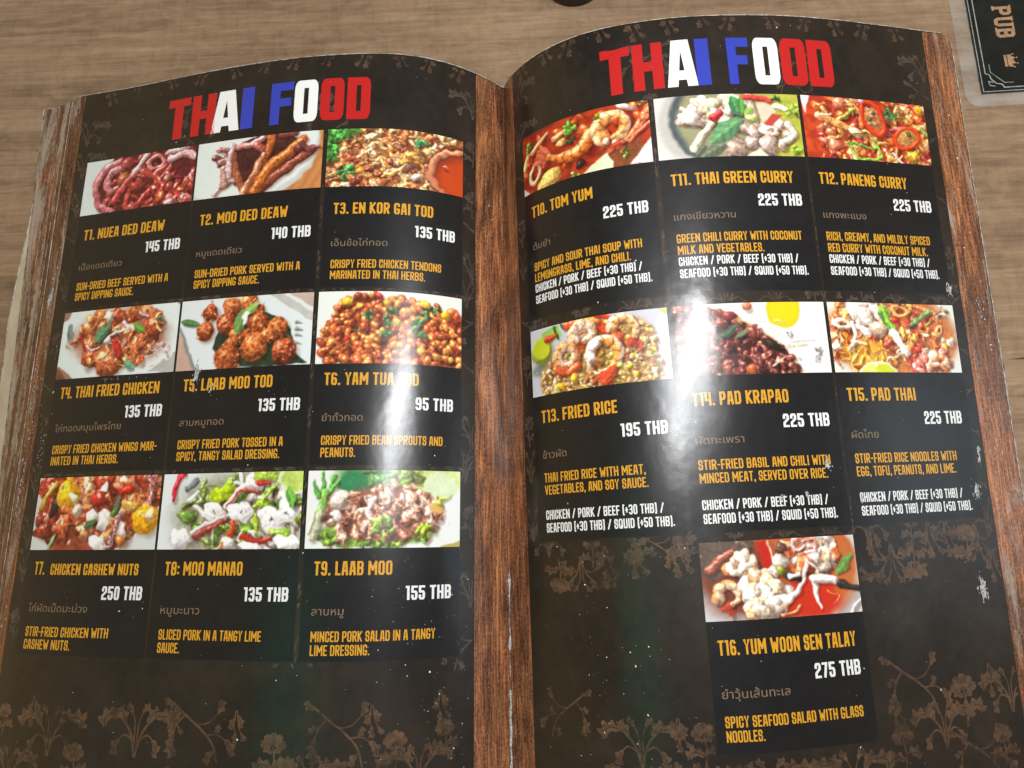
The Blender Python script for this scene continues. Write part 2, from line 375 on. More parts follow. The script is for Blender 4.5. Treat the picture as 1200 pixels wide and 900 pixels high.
    def herb(s, x, y, r, c=(70, 150, 60), n=9):
        for i in range(n):
            a = s.r.random()*6.28; d = r*s.r.random()**.5*.8
            s.blob(x+math.cos(a)*d, y+math.sin(a)*d, r*.38, r*.26, a, np.array(c)*(.6+.7*s.r.random()), sh=.5, sp=.15, wob=.4, shadow=.25, tex=.5)
    def prawn(s, pts, w, c=(236, 116, 48), belly=(250, 214, 170), side=1, seg=6, tail=(214, 60, 36), w1=.45):
        P = np.array(pts, float)
        d = P[-1]-P[-2]; d = d/np.hypot(*d)
        for k in (-.55, 0, .55):
            q = P[-1]+d*w*2.2+np.array([-d[1], d[0]])*k*w*2.2; s.leaf(P[-1][0]-d[0]*.03, P[-1][1]-d[1]*.03, q[0], q[1], w*.5, tail, rib=.3, shadow=.3)
        s.tube(P, w, w*w1, c, sh=.55, sp=.45, shadow=.55, tex=.22, seg=seg, belly=(belly, side))
    def shrimp(s, x, y, R, a0, a1, w, c=(240, 130, 60), c2=(250, 225, 200), tail=True, bands=4):
        t = np.linspace(a0, a1, 7); s.prawn([(x+R*math.cos(q), y+R*math.sin(q)) for q in t], w, c, c2, 1, bands+2)
    def finish(s, gain=1.0, con=1.0, warp=1.0):
        wx, wy = [(vnoise(s.r, 20, 10, 1)-.5)*7*warp+(vnoise(s.r, 50, 25, 1)-.5)*1.3*warp for _ in (0, 1)]
        gx = np.clip(np.arange(PW)[None, :]+wx, 0, PW-1.01); gy = np.clip(np.arange(PH)[:, None]+wy, 0, PH-1.01)
        x0 = gx.astype(int); y0 = gy.astype(int); fx = (gx-x0)[..., None]; fy = (gy-y0)[..., None]
        im = np.clip(s.im, 0, 1)
        im = (im[y0, x0]*(1-fx)+im[y0, x0+1]*fx)*(1-fy)+(im[y0+1, x0]*(1-fx)+im[y0+1, x0+1]*fx)*fy
        p = np.pad(im, ((1, 1), (1, 1), (0, 0)), 'edge')
        im = .4*im+.15*(p[:-2, 1:-1]+p[2:, 1:-1]+p[1:-1, :-2]+p[1:-1, 2:])
        sat = im.max(2)-im.min(2); w = np.clip(sat*2.6, 0, 1)*s.tx
        im = im*(1+w*((vnoise(s.r, 110, 54, 1)-.5)*.22+(vnoise(s.r, 52, 26, 2)-.5)*.34))[..., None]
        gl = sm(.78, .95, vnoise(s.r, 95, 46, 1))*w*sm(.25, .6, im.mean(2)); im = im+gl[..., None]*np.array([.22, .21, .18])
        g = im.mean(2, keepdims=True); im = np.clip(g+(im-g)*.97, 0, 1)**.88
        return np.clip(im*gain, 0, 1)
def inpoly(P):
    P = np.array(P, float)
    def f(x, y):
        ins = False
        for i in range(len(P)):
            (xa, ya), (xb, yb) = P[i], P[(i+1) % len(P)]
            if (ya > y) != (yb > y) and x < (xb-xa)*(y-ya)/(yb-ya)+xa: ins = not ins
        return ins
    return f
def inell(x0, y0, rx, ry): return lambda x, y: ((x-x0)/rx)**2+((y-y0)/ry)**2 < 1

def dish_1():   # dark red dried beef strips on a white plate
    A = Art(11, (226, 236, 232)); A.im *= (1-.06*A.n2)[..., None]
    P = [(.5, 0), (.26, .25), (.2, .55), (.32, .86), (.5, 1.02), (2.06, 1.02), (2.06, 0)]
    A.poly(P, (92, 26, 30), .5)
    A.pile(42, inpoly([(.6, 0), (.5, .5), (.6, 1), (2.06, 1), (2.06, 0)]), .1, [(150, 45, 45), (120, 30, 34), (176, 78, 78), (100, 24, 28), (160, 55, 40)], 'tube', 1.9, sp=.7, tex=.4)
    A.tube([(.62, .08), (.36, .2), (.24, .5), (.34, .86)], .075, .07, (178, 88, 96), sp=.5, c2=(190, 110, 108), bands=2)
    A.tube([(.7, .2), (.5, .28), (.45, .5), (.52, .62)], .065, .06, (196, 116, 116), sp=.4)
    A.tube([(.4, .9), (.62, .98)], .07, .05, (206, 108, 116), sp=.5)
    A.blob(.78, .14, .1, .1, 0, (176, 66, 62), sp=.6); A.blob(.72, .42, .1, .13, .4, (170, 84, 50), sp=.4)
    A.blob(1.02, .58, .17, .1, .1, (140, 44, 38), sp=.3)
    A.tube([(1.14, .03), (.92, .36), (.62, .8)], .05, .065, (226, 186, 184), sp=.4, c2=(190, 60, 60))
    A.blob(1.34, .2, .17, .16, .1, (196, 112, 106), sp=.6, hole=.5)
    A.tube([(1.12, .32), (1.3, .44), (1.5, .3)], .07, .06, (172, 58, 48), sp=.7)
    A.tube([(1.62, .3), (1.36, .62), (1.1, .86)], .045, .055, (186, 70, 70), sp=.8, c2=(200, 40, 36))
    A.tube([(1.55, .06), (1.9, .0)], .06, .05, (224, 180, 184), sp=.5); A.tube([(1.6, .2), (1.85, .12), (2.02, .2)], .06, .06, (220, 170, 172), sp=.6)
    A.pile(26, inpoly([(1.4, .45), (1.25, 1), (2.06, 1), (2.06, .4)]), .07, [(170, 50, 44), (196, 110, 108), (150, 36, 34), (190, 70, 40)], 'blob', 1.5, sp=1., tex=.6, wob=.3)
    A.blob(.95, .95, .12, .08, 0, (200, 70, 66), sp=.9, wob=.3)
    return A.finish(1, 1.1, warp=0.9)
def dish_2():   # brown dried pork strips on a white plate over wood
    A = Art(12, (196, 120, 62)); A.im *= (1-.2*np.sin(A.X*40+A.Y*20)*.3)[..., None]
    A.ell(.75, .2, 1.25, .98, (198, 204, 196), .02); A.ell(.72, .14, 1.24, .96, (226, 233, 226), .02, .03)
    A.pile(9, inpoly([(.4, .1), (.45, .8), (.62, .9), (.7, .1)]), .1, [(150, 98, 90), (120, 66, 58), (190, 160, 155)], 'tube', 1.8, sp=.9, tex=.5)
    A.poly([(.62, .12), (.6, .5), (.85, 1), (1.1, 1), (1.75, .4), (1.7, .1), (1.3, 0), (1, 0)], (66, 28, 24), .5)
    A.tube([(1.88, .34), (1.5, .62), (1.05, .98)], .08, .1, (128, 60, 44), sp=.3)
    A.tube([(.62, .15), (.9, .14), (1.12, .02)], .06, .05, (190, 120, 116), sp=.9)
    A.tube([(.62, .3), (.68, .55), (.82, .92)], .07, .06, (152, 80, 48), sp=.7)
    A.tube([(1.24, 0), (1.2, .25), (1.12, .5)], .07, .06, (186, 92, 40), sp=.6)
    A.tube([(1.0, .16), (1.1, .24)], .06, .06, (176, 84, 76), sp=1)
    A.tube([(1.75, .14), (1.5, .36), (1.2, .62), (1.0, .98)], .08, .11, (190, 94, 34), sp=.35)
    A.tube([(1.12, .34), (1.0, .62), (.82, 1.02)], .055, .065, (186, 108, 70), sp=1.)
    A.tube([(1.72, .2), (1.8, .32), (2.0, .3)], .05, .03, (110, 56, 52), sp=.5); A.blob(1.68, .3, .09, .06, .2, (92, 44, 40))
    A.tube([(.48, .5), (.5, .8)], .06, .07, (176, 128, 118), sp=1.); A.tube([(.6, .1), (.55, .4), (.58, .66)], .05, .05, (214, 176, 176), sp=1.)
    A.tube([(1.4, .02), (1.62, .02)], .07, .05, (140, 70, 60), sp=.8)
    return A.finish(1, 1.08, warp=0.7)
def dish_3():   # fried chicken pieces, red sauce bowl
    A = Art(13, (168, 96, 48)); A.soup((176, 104, 50), (120, 60, 34))
    al = lambda x, y: True
    A.pile(120, al, .085, [(224, 160, 92), (206, 130, 66), (236, 186, 122), (190, 104, 56), (216, 146, 96)], 'tube', 1.5, sp=.35, tex=.7, shadow=.35)
    A.pile(110, al, .05, [(238, 196, 130), (222, 150, 80), (196, 112, 60), (240, 206, 150), (170, 80, 50)], 'blob', 1.6, sp=.45, tex=.8, wob=.4, shadow=.3)
    A.tube([(1.35, .42), (1.1, .68), (.85, .84)], .05, .02, (226, 170, 84), sp=.4); A.blob(1.25, .48, .2, .12, -.6, (214, 150, 66), tex=.8, wob=.3)
    A.blob(1.22, .66, .13, .07, -.5, (120, 70, 62), sp=.1)
    A.blob(1.34, .8, .12, .05, -.4, (226, 206, 196)); A.blob(.5, .72, .08, .05, -.7, (230, 140, 40))
    for x, y, r in ((.1, .1, .2), (.22, .06, .17), (.08, .3, .16), (.06, .48, .12)): A.herb(x, y, r, (70, 160, 60), 14)
    A.leaf(.3, .02, .55, .08, .08, (70, 120, 40)); A.herb(1.38, .2, .11, (80, 170, 90), 12); A.herb(.3, .76, .13, (80, 170, 80), 16)
    A.blob(.43, .92, .08, .06, 0, (120, 40, 30))
    A.ell(2.08, .66, .6, .52, (70, 30, 20), .1); A.blob(2.06, .66, .58, .47, 0, (196, 116, 76), sh=.5, sp=.3, wob=0, hole=.8, tex=.1)
    A.ell(2.07, .68, .475, .385, (150, 44, 18), .05); A.ell(2.1, .74, .44, .36, (196, 58, 14), .2, .05); A.blob(1.78, .56, .05, .02, .2, (240, 150, 110), sp=.6)
    return A.finish(1, 1.12)
def dish_4():   # fried chicken wings with herbs on an octagonal white plate
    A = Art(14, (150, 110, 88)); A.poly([(.14, 0), (0, .2), (0, .8), (.3, 1.0), (2.06, 1), (2.06, .06), (1.98, 0)], (226, 235, 230), .03)
    A.poly([(1.6, .98), (2.06, .72), (2.06, 1)], (180, 178, 172), .1); A.poly([(0, .84), (.18, 1), (0, 1)], (110, 60, 46), .4)
    A.leaf(.12, .16, .2, .5, .07, (110, 134, 130), shadow=0); A.leaf(.1, .4, .25, .62, .04, (190, 200, 195), shadow=0)
    pal = [(196, 96, 52), (214, 116, 58), (176, 72, 40), (206, 128, 92)]
    A.ell(1.05, .45, .8, .42, (170, 96, 70), .25, .4)
    for x, y, rx, ry, a in ((.7, .1, .14, .11, 0), (1.0, .13, .15, .12, .4), (1.3, .08, .16, .1, 0), (1.55, .12, .14, .1, .3), (.5, .28, .13, .13, .2), (1.65, .33, .17, .19, .5), (.9, .3, .15, .12, 0), (1.2, .36, .2, .15, .3), (.55, .52, .14, .14, .1), (.62, .72, .18, .17, .2), (1.4, .55, .2, .16, -.3), (1.32, .72, .14, .12, -.5), (.95, .8, .24, .22, -.2), (1.1, .62, .14, .14, .1)):
        A.blob(x, y, rx, ry, a, pal[A.r.integers(4)], sp=.5, tex=.5, wob=.25)
    A.pile(16, inell(1.05, .4, .75, .4), .045, [(236, 220, 206), (190, 40, 30), (240, 190, 110), (220, 200, 190)], 'tube', 2.2, sp=.4)
    A.pile(26, inell(1.05, .45, .8, .45), .05, [(226, 130, 60), (190, 84, 44), (236, 168, 96)], 'blob', 1.4, sp=.7, tex=.7, wob=.4)
    A.leaf(.62, .5, .9, .26, .1, (90, 130, 90)); A.leaf(.7, .52, .86, .3, .05, (40, 92, 56)); A.leaf(1.3, .26, 1.48, .42, .05, (90, 150, 40))
    A.tube([(.88, .46), (1.0, .36), (1.25, .3)], .022, .015, (236, 214, 204)); A.tube([(1.1, .22), (1.3, .34)], .03, .02, (232, 222, 224)); A.tube([(1.0, .5), (1.1, .7)], .05, .05, (186, 34, 26), sp=.5)
    A.blob(.88, .5, .08, .05, 0, (236, 240, 238)); A.blob(.85, .14, .1, .1, .3, (228, 230, 210), wob=.3)
    A.leaf(1.2, .82, 1.38, .92, .07, (100, 160, 120)); A.tube([(1.7, .22), (1.82, .24)], .03, .01, (60, 90, 70))
    A.blob(1.8, .6, .08, .05, .5, (226, 170, 176), shadow=0, wob=.5); A.tube([(1.55, .78), (1.8, .66), (1.95, .8)], .01, .01, (206, 196, 190), shadow=.1); A.pile(10, inell(1.72, .74, .2, .16), .02, [(206, 190, 184), (210, 150, 150)], 'tube', 2, shadow=.1)
    return A.finish(1, 1.1)
def dish_5():   # round fried meatballs with basil on a white square plate
    A = Art(15, (222, 231, 230)); A.poly([(0, .45), (.3, 1), (0, 1)], (200, 160, 140), .1); A.poly([(0, .42), (.27, 1), (.34, 1), (.02, .36)], (130, 132, 128), .1, 3)
    A.poly([(1.4, 0), (2.06, .42), (2.06, 0)], (190, 188, 180), .1); A.poly([(1.6, 0), (2.06, .3), (2.06, 0)], (226, 224, 216), .05); A.poly([(1.68, 0), (2.06, .22), (2.06, 0)], (190, 168, 152), .1)
    A.poly([(.6, .55), (.56, .7), (.8, .95), (1.2, 1), (2.0, .98), (1.8, .8), (1.75, .5), (1.5, .3), (1.2, .2), (.7, .3)], (38, 52, 34), .5)
    A.leaf(0, .28, .34, .36, .05, (70, 110, 56)); A.leaf(1.25, .3, 1.75, .62, .09, (60, 74, 50))
    pal = [(170, 78, 34), (150, 62, 32), (184, 92, 40)]
    for x, y, r in ((.48, .2, .13), (.82, .14, .15), (1.08, .1, .14), (1.22, .24, .13), (.42, .46, .14), (.76, .38, .17), (1.25, .4, .17), (1.54, .48, .16), (.95, .55, .15), (.85, .68, .12), (1.42, .58, .13), (1.2, .72, .21), (1.66, .8, .19), (.8, .86, .21)):
        A.blob(x, y, r, r*.95, A.r.random(), pal[A.r.integers(3)], sp=.35, tex=.6, wob=.08, shadow=.5)
        for k in range(9): A.blob(x+A.r.normal()*r*.45, y+A.r.normal()*r*.45, .022, .015, A.r.random()*3, (200, 110, 54), sp=1.0, shadow=.3, wob=.4)
    A.leaf(.9, .54, 1.02, .18, .09, (96, 140, 66)); A.leaf(.98, .28, 1.24, .1, .06, (140, 180, 84)); A.blob(1.04, .3, .05, .09, .4, (224, 232, 226), wob=.4, shadow=0, sh=.1)
    for y in (.42, .5, .58, .7): A.tube([(1.82, y), (1.9, y+.02)], .025, .01, (120, 124, 120), shadow=0)
    return A.finish(1, 1.08, warp=0.4)
def dish_6():   # glossy fried peanuts with herbs
    A = Art(16, (232, 236, 228)); P = [(.35, .1), (.1, .45), (0, .75), (.12, 1.02), (2.06, 1.02), (2.06, .3), (1.7, .14), (1.2, .1), (.7, .04)]
    A.poly([(.4, .12), (.15, .5), (.1, .98), (2.06, 1), (2.06, .35), (1.7, .2), (.7, .1)], (130, 56, 26), .5)
    A.pile(430, inpoly(P), .043, [(190, 84, 36), (206, 100, 44), (168, 64, 32), (212, 114, 50), (222, 132, 56), (182, 72, 36)], 'blob', 1.5, sp=.5, tex=.3, wob=.1, shadow=.5, sh=.6)
    A.pile(9, inpoly(P), .04, [(236, 180, 60), (190, 46, 30), (232, 160, 40)], 'blob', 1.3, sp=.4)
    for x, y in ((.72, .34), (1.0, .4), (1.4, .42), (1.45, .62), (.95, .6), (1.5, .3), (1.62, .25), (1.35, .5), (1.05, .3)): A.herb(x, y, .09, (64, 120, 60), 7)
    A.tube([(.5, .54), (.68, .58)], .012, .008, (70, 110, 50)); A.blob(.42, .14, .07, .06, 0, (240, 180, 40)); A.blob(1.5, .16, .08, .05, .3, (240, 180, 40)); A.blob(1.8, .28, .08, .06, .6, (240, 176, 30))
    return A.finish(1, 1.1, warp=0.25)
def dish_7():   # chicken with cashew nuts, yellow and red peppers
    A = Art(17, (214, 220, 216)); A.poly([(.18, 0), (.05, .5), (.3, .8), (.4, 1), (1.4, 1), (1.65, .85), (2.06, .4), (2.06, 0)], (150, 62, 38), .5)
    pal = [(206, 92, 48), (180, 58, 36), (220, 122, 66), (230, 150, 96), (160, 48, 32)]
    A.pile(44, inpoly([(.2, 0), (.1, .6), (.4, 1), (1.4, 1), (1.6, .7), (2.06, .4), (2.06, 0)]), .12, pal, 'blob', 1.6, sp=.8, tex=.7, wob=.35)
    A.blob(.34, .4, .07, .17, .1, (40, 30, 30), sp=.2); A.blob(.24, .58, .05, .09, -.2, (190, 100, 90), sp=.6); A.blob(.1, .6, .06, .1, 0, (150, 50, 40), sp=.8)
    A.tube([(.1, .42), (.2, .25), (.32, .1)], .05, .04, (190, 140, 40), sp=.4)
    A.blob(.55, .24, .22, .19, .2, (240, 172, 20), sp=.2, sh=.4); A.blob(.66, .3, .1, .06, .5, (246, 236, 170), sp=.3, shadow=0); A.tube([(.55, .02), (.66, .2)], .05, .02, (236, 160, 20))
    A.tube([(.52, .44), (.7, .5), (.8, .62)], .05, .06, (214, 110, 50), sp=.6); A.blob(.76, .48, .09, .09, 0, (226, 186, 156), sp=.6); A.blob(.74, .47, .05, .06, .2, (244, 226, 200), shadow=0)
    for x, y, rx, ry, a in ((1.2, .6, .12, .13, .2), (1.0, .55, .1, .08, .8), (1.15, .92, .14, .13, .3), (1.5, .75, .08, .12, -.2), (1.14, .22, .05, .15, .1)):
        A.blob(x, y, rx, ry, a, (240, 238, 228), sp=.3, sh=.35, wob=.2)
    A.blob(1.5, .88, .1, .07, .3, (220, 130, 60), sp=.5); A.blob(1.5, .12, .22, .14, .2, (220, 120, 80), sp=.9, wob=.3, tex=.7); A.blob(1.52, .2, .13, .06, -.3, (206, 40, 20), sp=.3); A.blob(1.1, .32, .14, .12, .5, (176, 40, 30), sp=.8)
    A.tube([(1.9, 0), (1.92, .25), (1.85, .5)], .08, .05, (190, 110, 104), sp=1.2, tex=.8); A.tube([(1.48, .52), (1.4, .75), (1.32, 1)], .045, .04, (176, 120, 124), sp=1., tex=.7)
    A.leaf(.9, .72, 1.08, .6, .05, (60, 100, 50)); A.leaf(1.3, .52, 1.44, .42, .06, (80, 150, 40)); A.leaf(1.36, .5, 1.42, .28, .05, (80, 100, 80)); A.blob(1.62, .42, .12, .1, .3, (206, 160, 70), wob=.4)
    A.blob(1.86, .6, .2, .2, 0, (242, 164, 12), sp=.15, sh=.45, wob=.05); A.blob(1.92, .54, .06, .1, 0, (250, 232, 170), shadow=0, sp=.1)
    A.leaf(.3, 1.02, .44, .78, .03, (150, 190, 130))
    A.pile(12, inell(1.0, .5, .9, .5), .02, [(246, 200, 170), (240, 160, 120)], 'blob', 1.8, sp=1., shadow=.1, wob=.4)
    return A.finish(1, 1.15, warp=0.8)
def dish_8():   # sliced pork with lime, garlic and chilli, white and green
    A = Art(18, (228, 236, 234)); A.ell(1.2, .6, .95, .62, (150, 150, 120), .3, .5)
    A.pile(60, inell(1.25, .55, .85, .5), .07, [(236, 240, 236), (226, 230, 222), (150, 170, 90), (240, 242, 240), (120, 150, 70)], 'tube', 1.8, sp=.25, tex=.4, shadow=.55)
    A.pile(46, inell(1.25, .5, .8, .48), .05, [(140, 190, 50), (170, 210, 60), (90, 140, 50), (236, 240, 232)], 'blob', 1.7, sp=.2, tex=.5, wob=.3, shadow=.5)
    A.tube([(.3, 0), (.2, .18), (.2, .36)], .05, .025, (206, 26, 50), sp=.3); A.tube([(.5, .1), (.36, .22)], .05, .03, (110, 120, 122), sp=0, shadow=.2); A.tube([(.4, .36), (.6, .2)], .03, .02, (238, 242, 240))
    A.tube([(.56, .2), (.82, .18)], .022, .016, (120, 160, 80)); A.tube([(.4, .4), (.52, .32)], .02, .015, (90, 130, 70)); A.tube([(.5, .45), (.66, .58)], .035, .03, (226, 232, 220))
    A.blob(.9, .28, .17, .11, -.5, (170, 206, 20), sp=.1, wob=.25, sh=.35); A.blob(1.52, .42, .12, .08, .2, (150, 200, 30), wob=.3, sh=.4); A.blob(.4, .58, .12, .08, .3, (110, 160, 60), wob=.3)
    A.tube([(.98, .44), (1.2, .22), (1.45, .18)], .05, .06, (234, 226, 222), sp=.3); A.tube([(1.0, .42), (1.15, .26), (1.4, .26)], .016, .016, (190, 56, 46)); A.tube([(1.4, .14), (1.6, .16)], .04, .03, (206, 60, 40), sp=.4)
    for x, y, r in ((.8, .52, .17), (1.2, .52, .18), (1.65, .62, .2), (1.85, .52, .16)):
        A.blob(x, y, r, r*.8, A.r.random(), (240, 243, 243), sp=.1, sh=.28, wob=.2, shadow=.5); A.herb(x, y, .035, (90, 96, 104), 4)
    A.tube([(.55, .82), (.8, .72), (1.0, .6)], .05, .02, (176, 66, 60), sp=.5); A.tube([(.5, .78), (.75, .66), (.95, .58)], .03, .02, (232, 216, 214)); A.tube([(1.1, .66), (1.08, .84)], .04, .05, (206, 60, 34), sp=.3)
    A.tube([(1.25, .85), (1.45, .9), (1.65, .86)], .04, .035, (176, 40, 28), sp=.3); A.blob(.34, .86, .18, .11, .5, (236, 240, 240), sh=.4, wob=.2); A.blob(1.3, .76, .07, .06, 0, (130, 180, 40)); A.blob(1.8, .8, .18, .06, .3, (150, 196, 60), wob=.4)
    A.blob(1.4, .8, .1, .05, .3, (236, 220, 226)); A.blob(1.05, .94, .12, .08, 0, (236, 240, 236)); A.blob(1.4, .98, .2, .06, .1, (240, 242, 242)); A.blob(.96, .96, .04, .05, 0, (220, 130, 40)); A.blob(1.9, .92, .2, .1, .2, (240, 242, 240), sh=.3)
    A.blob(1.55, .04, .22, .07, .1, (160, 196, 60), sh=.3); A.ell(1.95, .1, .26, .2, (224, 236, 190)); A.ell(1.96, .1, .22, .16, (190, 214, 90), .1, .3); A.leaf(1.85, .2, 1.95, .5, .07, (100, 180, 60)); A.tube([(1.52, .36), (1.7, .16)], .03, .02, (150, 200, 60))
    A.tube([(1.42, .58), (1.42, .78)], .03, .03, (160, 200, 40))
    return A.finish(1, 1.15)
def dish_9():   # minced pork salad with greens
    A = Art(19, (234, 237, 232)); A.poly([(1.75, 1), (2.06, .9), (2.06, 1)], (180, 160, 60), .1)
    A.ell(1.1, .08, .72, .3, (96, 150, 76), .2, .4); A.ell(.6, .18, .2, .17, (40, 120, 70), .2, .3); A.ell(1.6, .14, .5, .22, (210, 226, 130), .2, .2); A.ell(1.76, .22, .25, .19, (216, 230, 184), .06, .1)
    A.herb(1.0, .1, .22, (96, 150, 80), 20); A.herb(1.3, .08, .2, (150, 190, 80), 16)
    A.ell(.9, .82, .75, .16, (110, 140, 50), .2, .5)
    for x, y, r in ((.3, .86, .12), (.5, .84, .14), (.75, .85, .14), (1.0, .9, .16), (1.2, .88, .13), (1.5, .82, .13), (1.6, .76, .1)): A.herb(x, y, r, (130, 180, 60), 16)
    A.ell(1.0, .55, .72, .34, (150, 90, 70), .15, .5)
    A.pile(190, inell(1.0, .54, .78, .33), .045, [(206, 150, 124), (190, 126, 100), (226, 184, 156), (164, 96, 74), (214, 160, 130)], 'blob', 1.5, sp=.35, tex=.6, wob=.35, shadow=.35)
    A.pile(9, inell(1.0, .5, .7, .3), .04, [(236, 214, 196), (226, 190, 166)], 'tube', 1.7, sp=.3)
    A.blob(.42, .38, .17, .12, -.4, (226, 216, 200), wob=.3); A.blob(.4, .6, .09, .06, .4, (232, 224, 220), wob=.3); A.blob(.48, .86, .09, .09, 0, (196, 160, 126), tex=.9, wob=.2)
    A.tube([(.84, .64), (.8, .5), (.88, .36)], .03, .03, (238, 226, 214)); A.tube([(1.5, .36), (1.62, .5), (1.64, .68)], .02, .015, (236, 206, 186))
    for x0, y0, x1, y1 in ((.2, .3, .2, .02), (.25, .32, .36, .06), (.16, .34, .1, .16), (.26, .3, .42, .12)): A.tube([(x0, y0), (x1, y1)], .035, .02, (80, 160, 60), sp=.2)
    A.tube([(.1, .85), (.2, .5), (.24, .28)], .07, .04, (216, 232, 196), sp=.2, c2=(130, 190, 80)); A.tube([(.05, .8), (.14, .55)], .03, .02, (206, 226, 180))
    A.herb(1.0, .74, .15, (150, 196, 80), 16); A.herb(1.55, .76, .11, (170, 210, 50), 10); A.tube([(1.7, .44), (1.92, .32)], .025, .012, (160, 190, 50)); A.ell(1.7, .5, .1, .05, (226, 170, 90), .4)
    return A.finish(1, 1.06)
def dish_10():  # red prawn soup
    A = Art(20, (170, 40, 18)); A.soup((186, 50, 16), (124, 26, 14)); A.poly([(1.75, 1), (2.06, .62), (2.06, 1)], (236, 232, 226), .03); A.poly([(0, .86), (.12, 1), (0, 1)], (220, 200, 190), .1)
    A.pile(30, lambda x, y: True, .06, [(200, 70, 20), (150, 30, 14), (214, 90, 36)], 'blob', 1.8, sp=.5, shadow=.2, wob=.4)
    A.ell(1.65, .78, .3, .26, (130, 66, 30), .4, .4); A.poly([(1.72, 1), (2.06, .58), (2.06, 1)], (236, 232, 226), .03, 2)
    A.tube([(.2, .35), (.5, .14)], .05, .03, (226, 150, 90), sp=.5); A.herb(.1, .22, .1, (100, 160, 50), 8); A.tube([(.03, .55), (.12, .35)], .05, .04, (230, 170, 100))
    A.blob(.24, .7, .12, .2, .35, (232, 190, 140), hole=.55, sp=.4, wob=.04); A.blob(.5, .9, .22, .15, -.5, (246, 196, 90), sp=.2, wob=.15); A.blob(.12, .52, .05, .05, 0, (226, 60, 30))
    A.prawn([(1.2, .4), (1.08, .56), (.88, .64), (.68, .62), (.52, .54)], .125, (238, 112, 34), (246, 170, 96), -1, 6, (226, 90, 60))
    A.blob(.74, .38, .08, .06, .4, (244, 186, 100)); A.tube([(.62, .28), (.82, .2)], .05, .04, (236, 160, 100)); A.herb(.9, .2, .13, (100, 170, 50), 14); A.herb(.9, .36, .1, (40, 60, 30), 8)
    A.prawn([(1.36, .5), (1.3, .34), (1.4, .2), (1.58, .18), (1.7, .3), (1.66, .46), (1.56, .52)], .12, (240, 150, 70), (250, 216, 160), 1, 7, (226, 80, 40), .6)
    A.blob(1.42, .56, .06, .06, 0, (248, 220, 180)); A.blob(1.55, .62, .05, .05, 0, (248, 214, 170)); A.blob(1.58, .27, .05, .06, 0, (214, 70, 30))
    A.prawn([(2.08, .1), (1.96, .28), (1.8, .5), (1.66, .62)], .075, (232, 98, 52), (244, 150, 110), 1, 5); A.tube([(2.08, .34), (1.92, .46), (1.74, .64)], .03, .02, (226, 84, 44), sp=.6)
    A.blob(1.72, .06, .14, .06, .4, (230, 210, 196)); A.herb(1.33, .16, .08, (140, 160, 40), 7); A.herb(1.66, .8, .07, (110, 170, 60), 9); A.herb(1.95, .04, .07, (110, 140, 70), 5)
    A.poly([(1.05, 1.0), (1.42, .74), (1.5, .92), (1.48, 1.0)], (226, 232, 190), .06); A.blob(1.02, .82, .07, .09, .3, (50, 24, 20)); A.herb(.92, 1.0, .09, (100, 150, 60), 7)
    return A.finish(1, 1.12, warp=0.5)
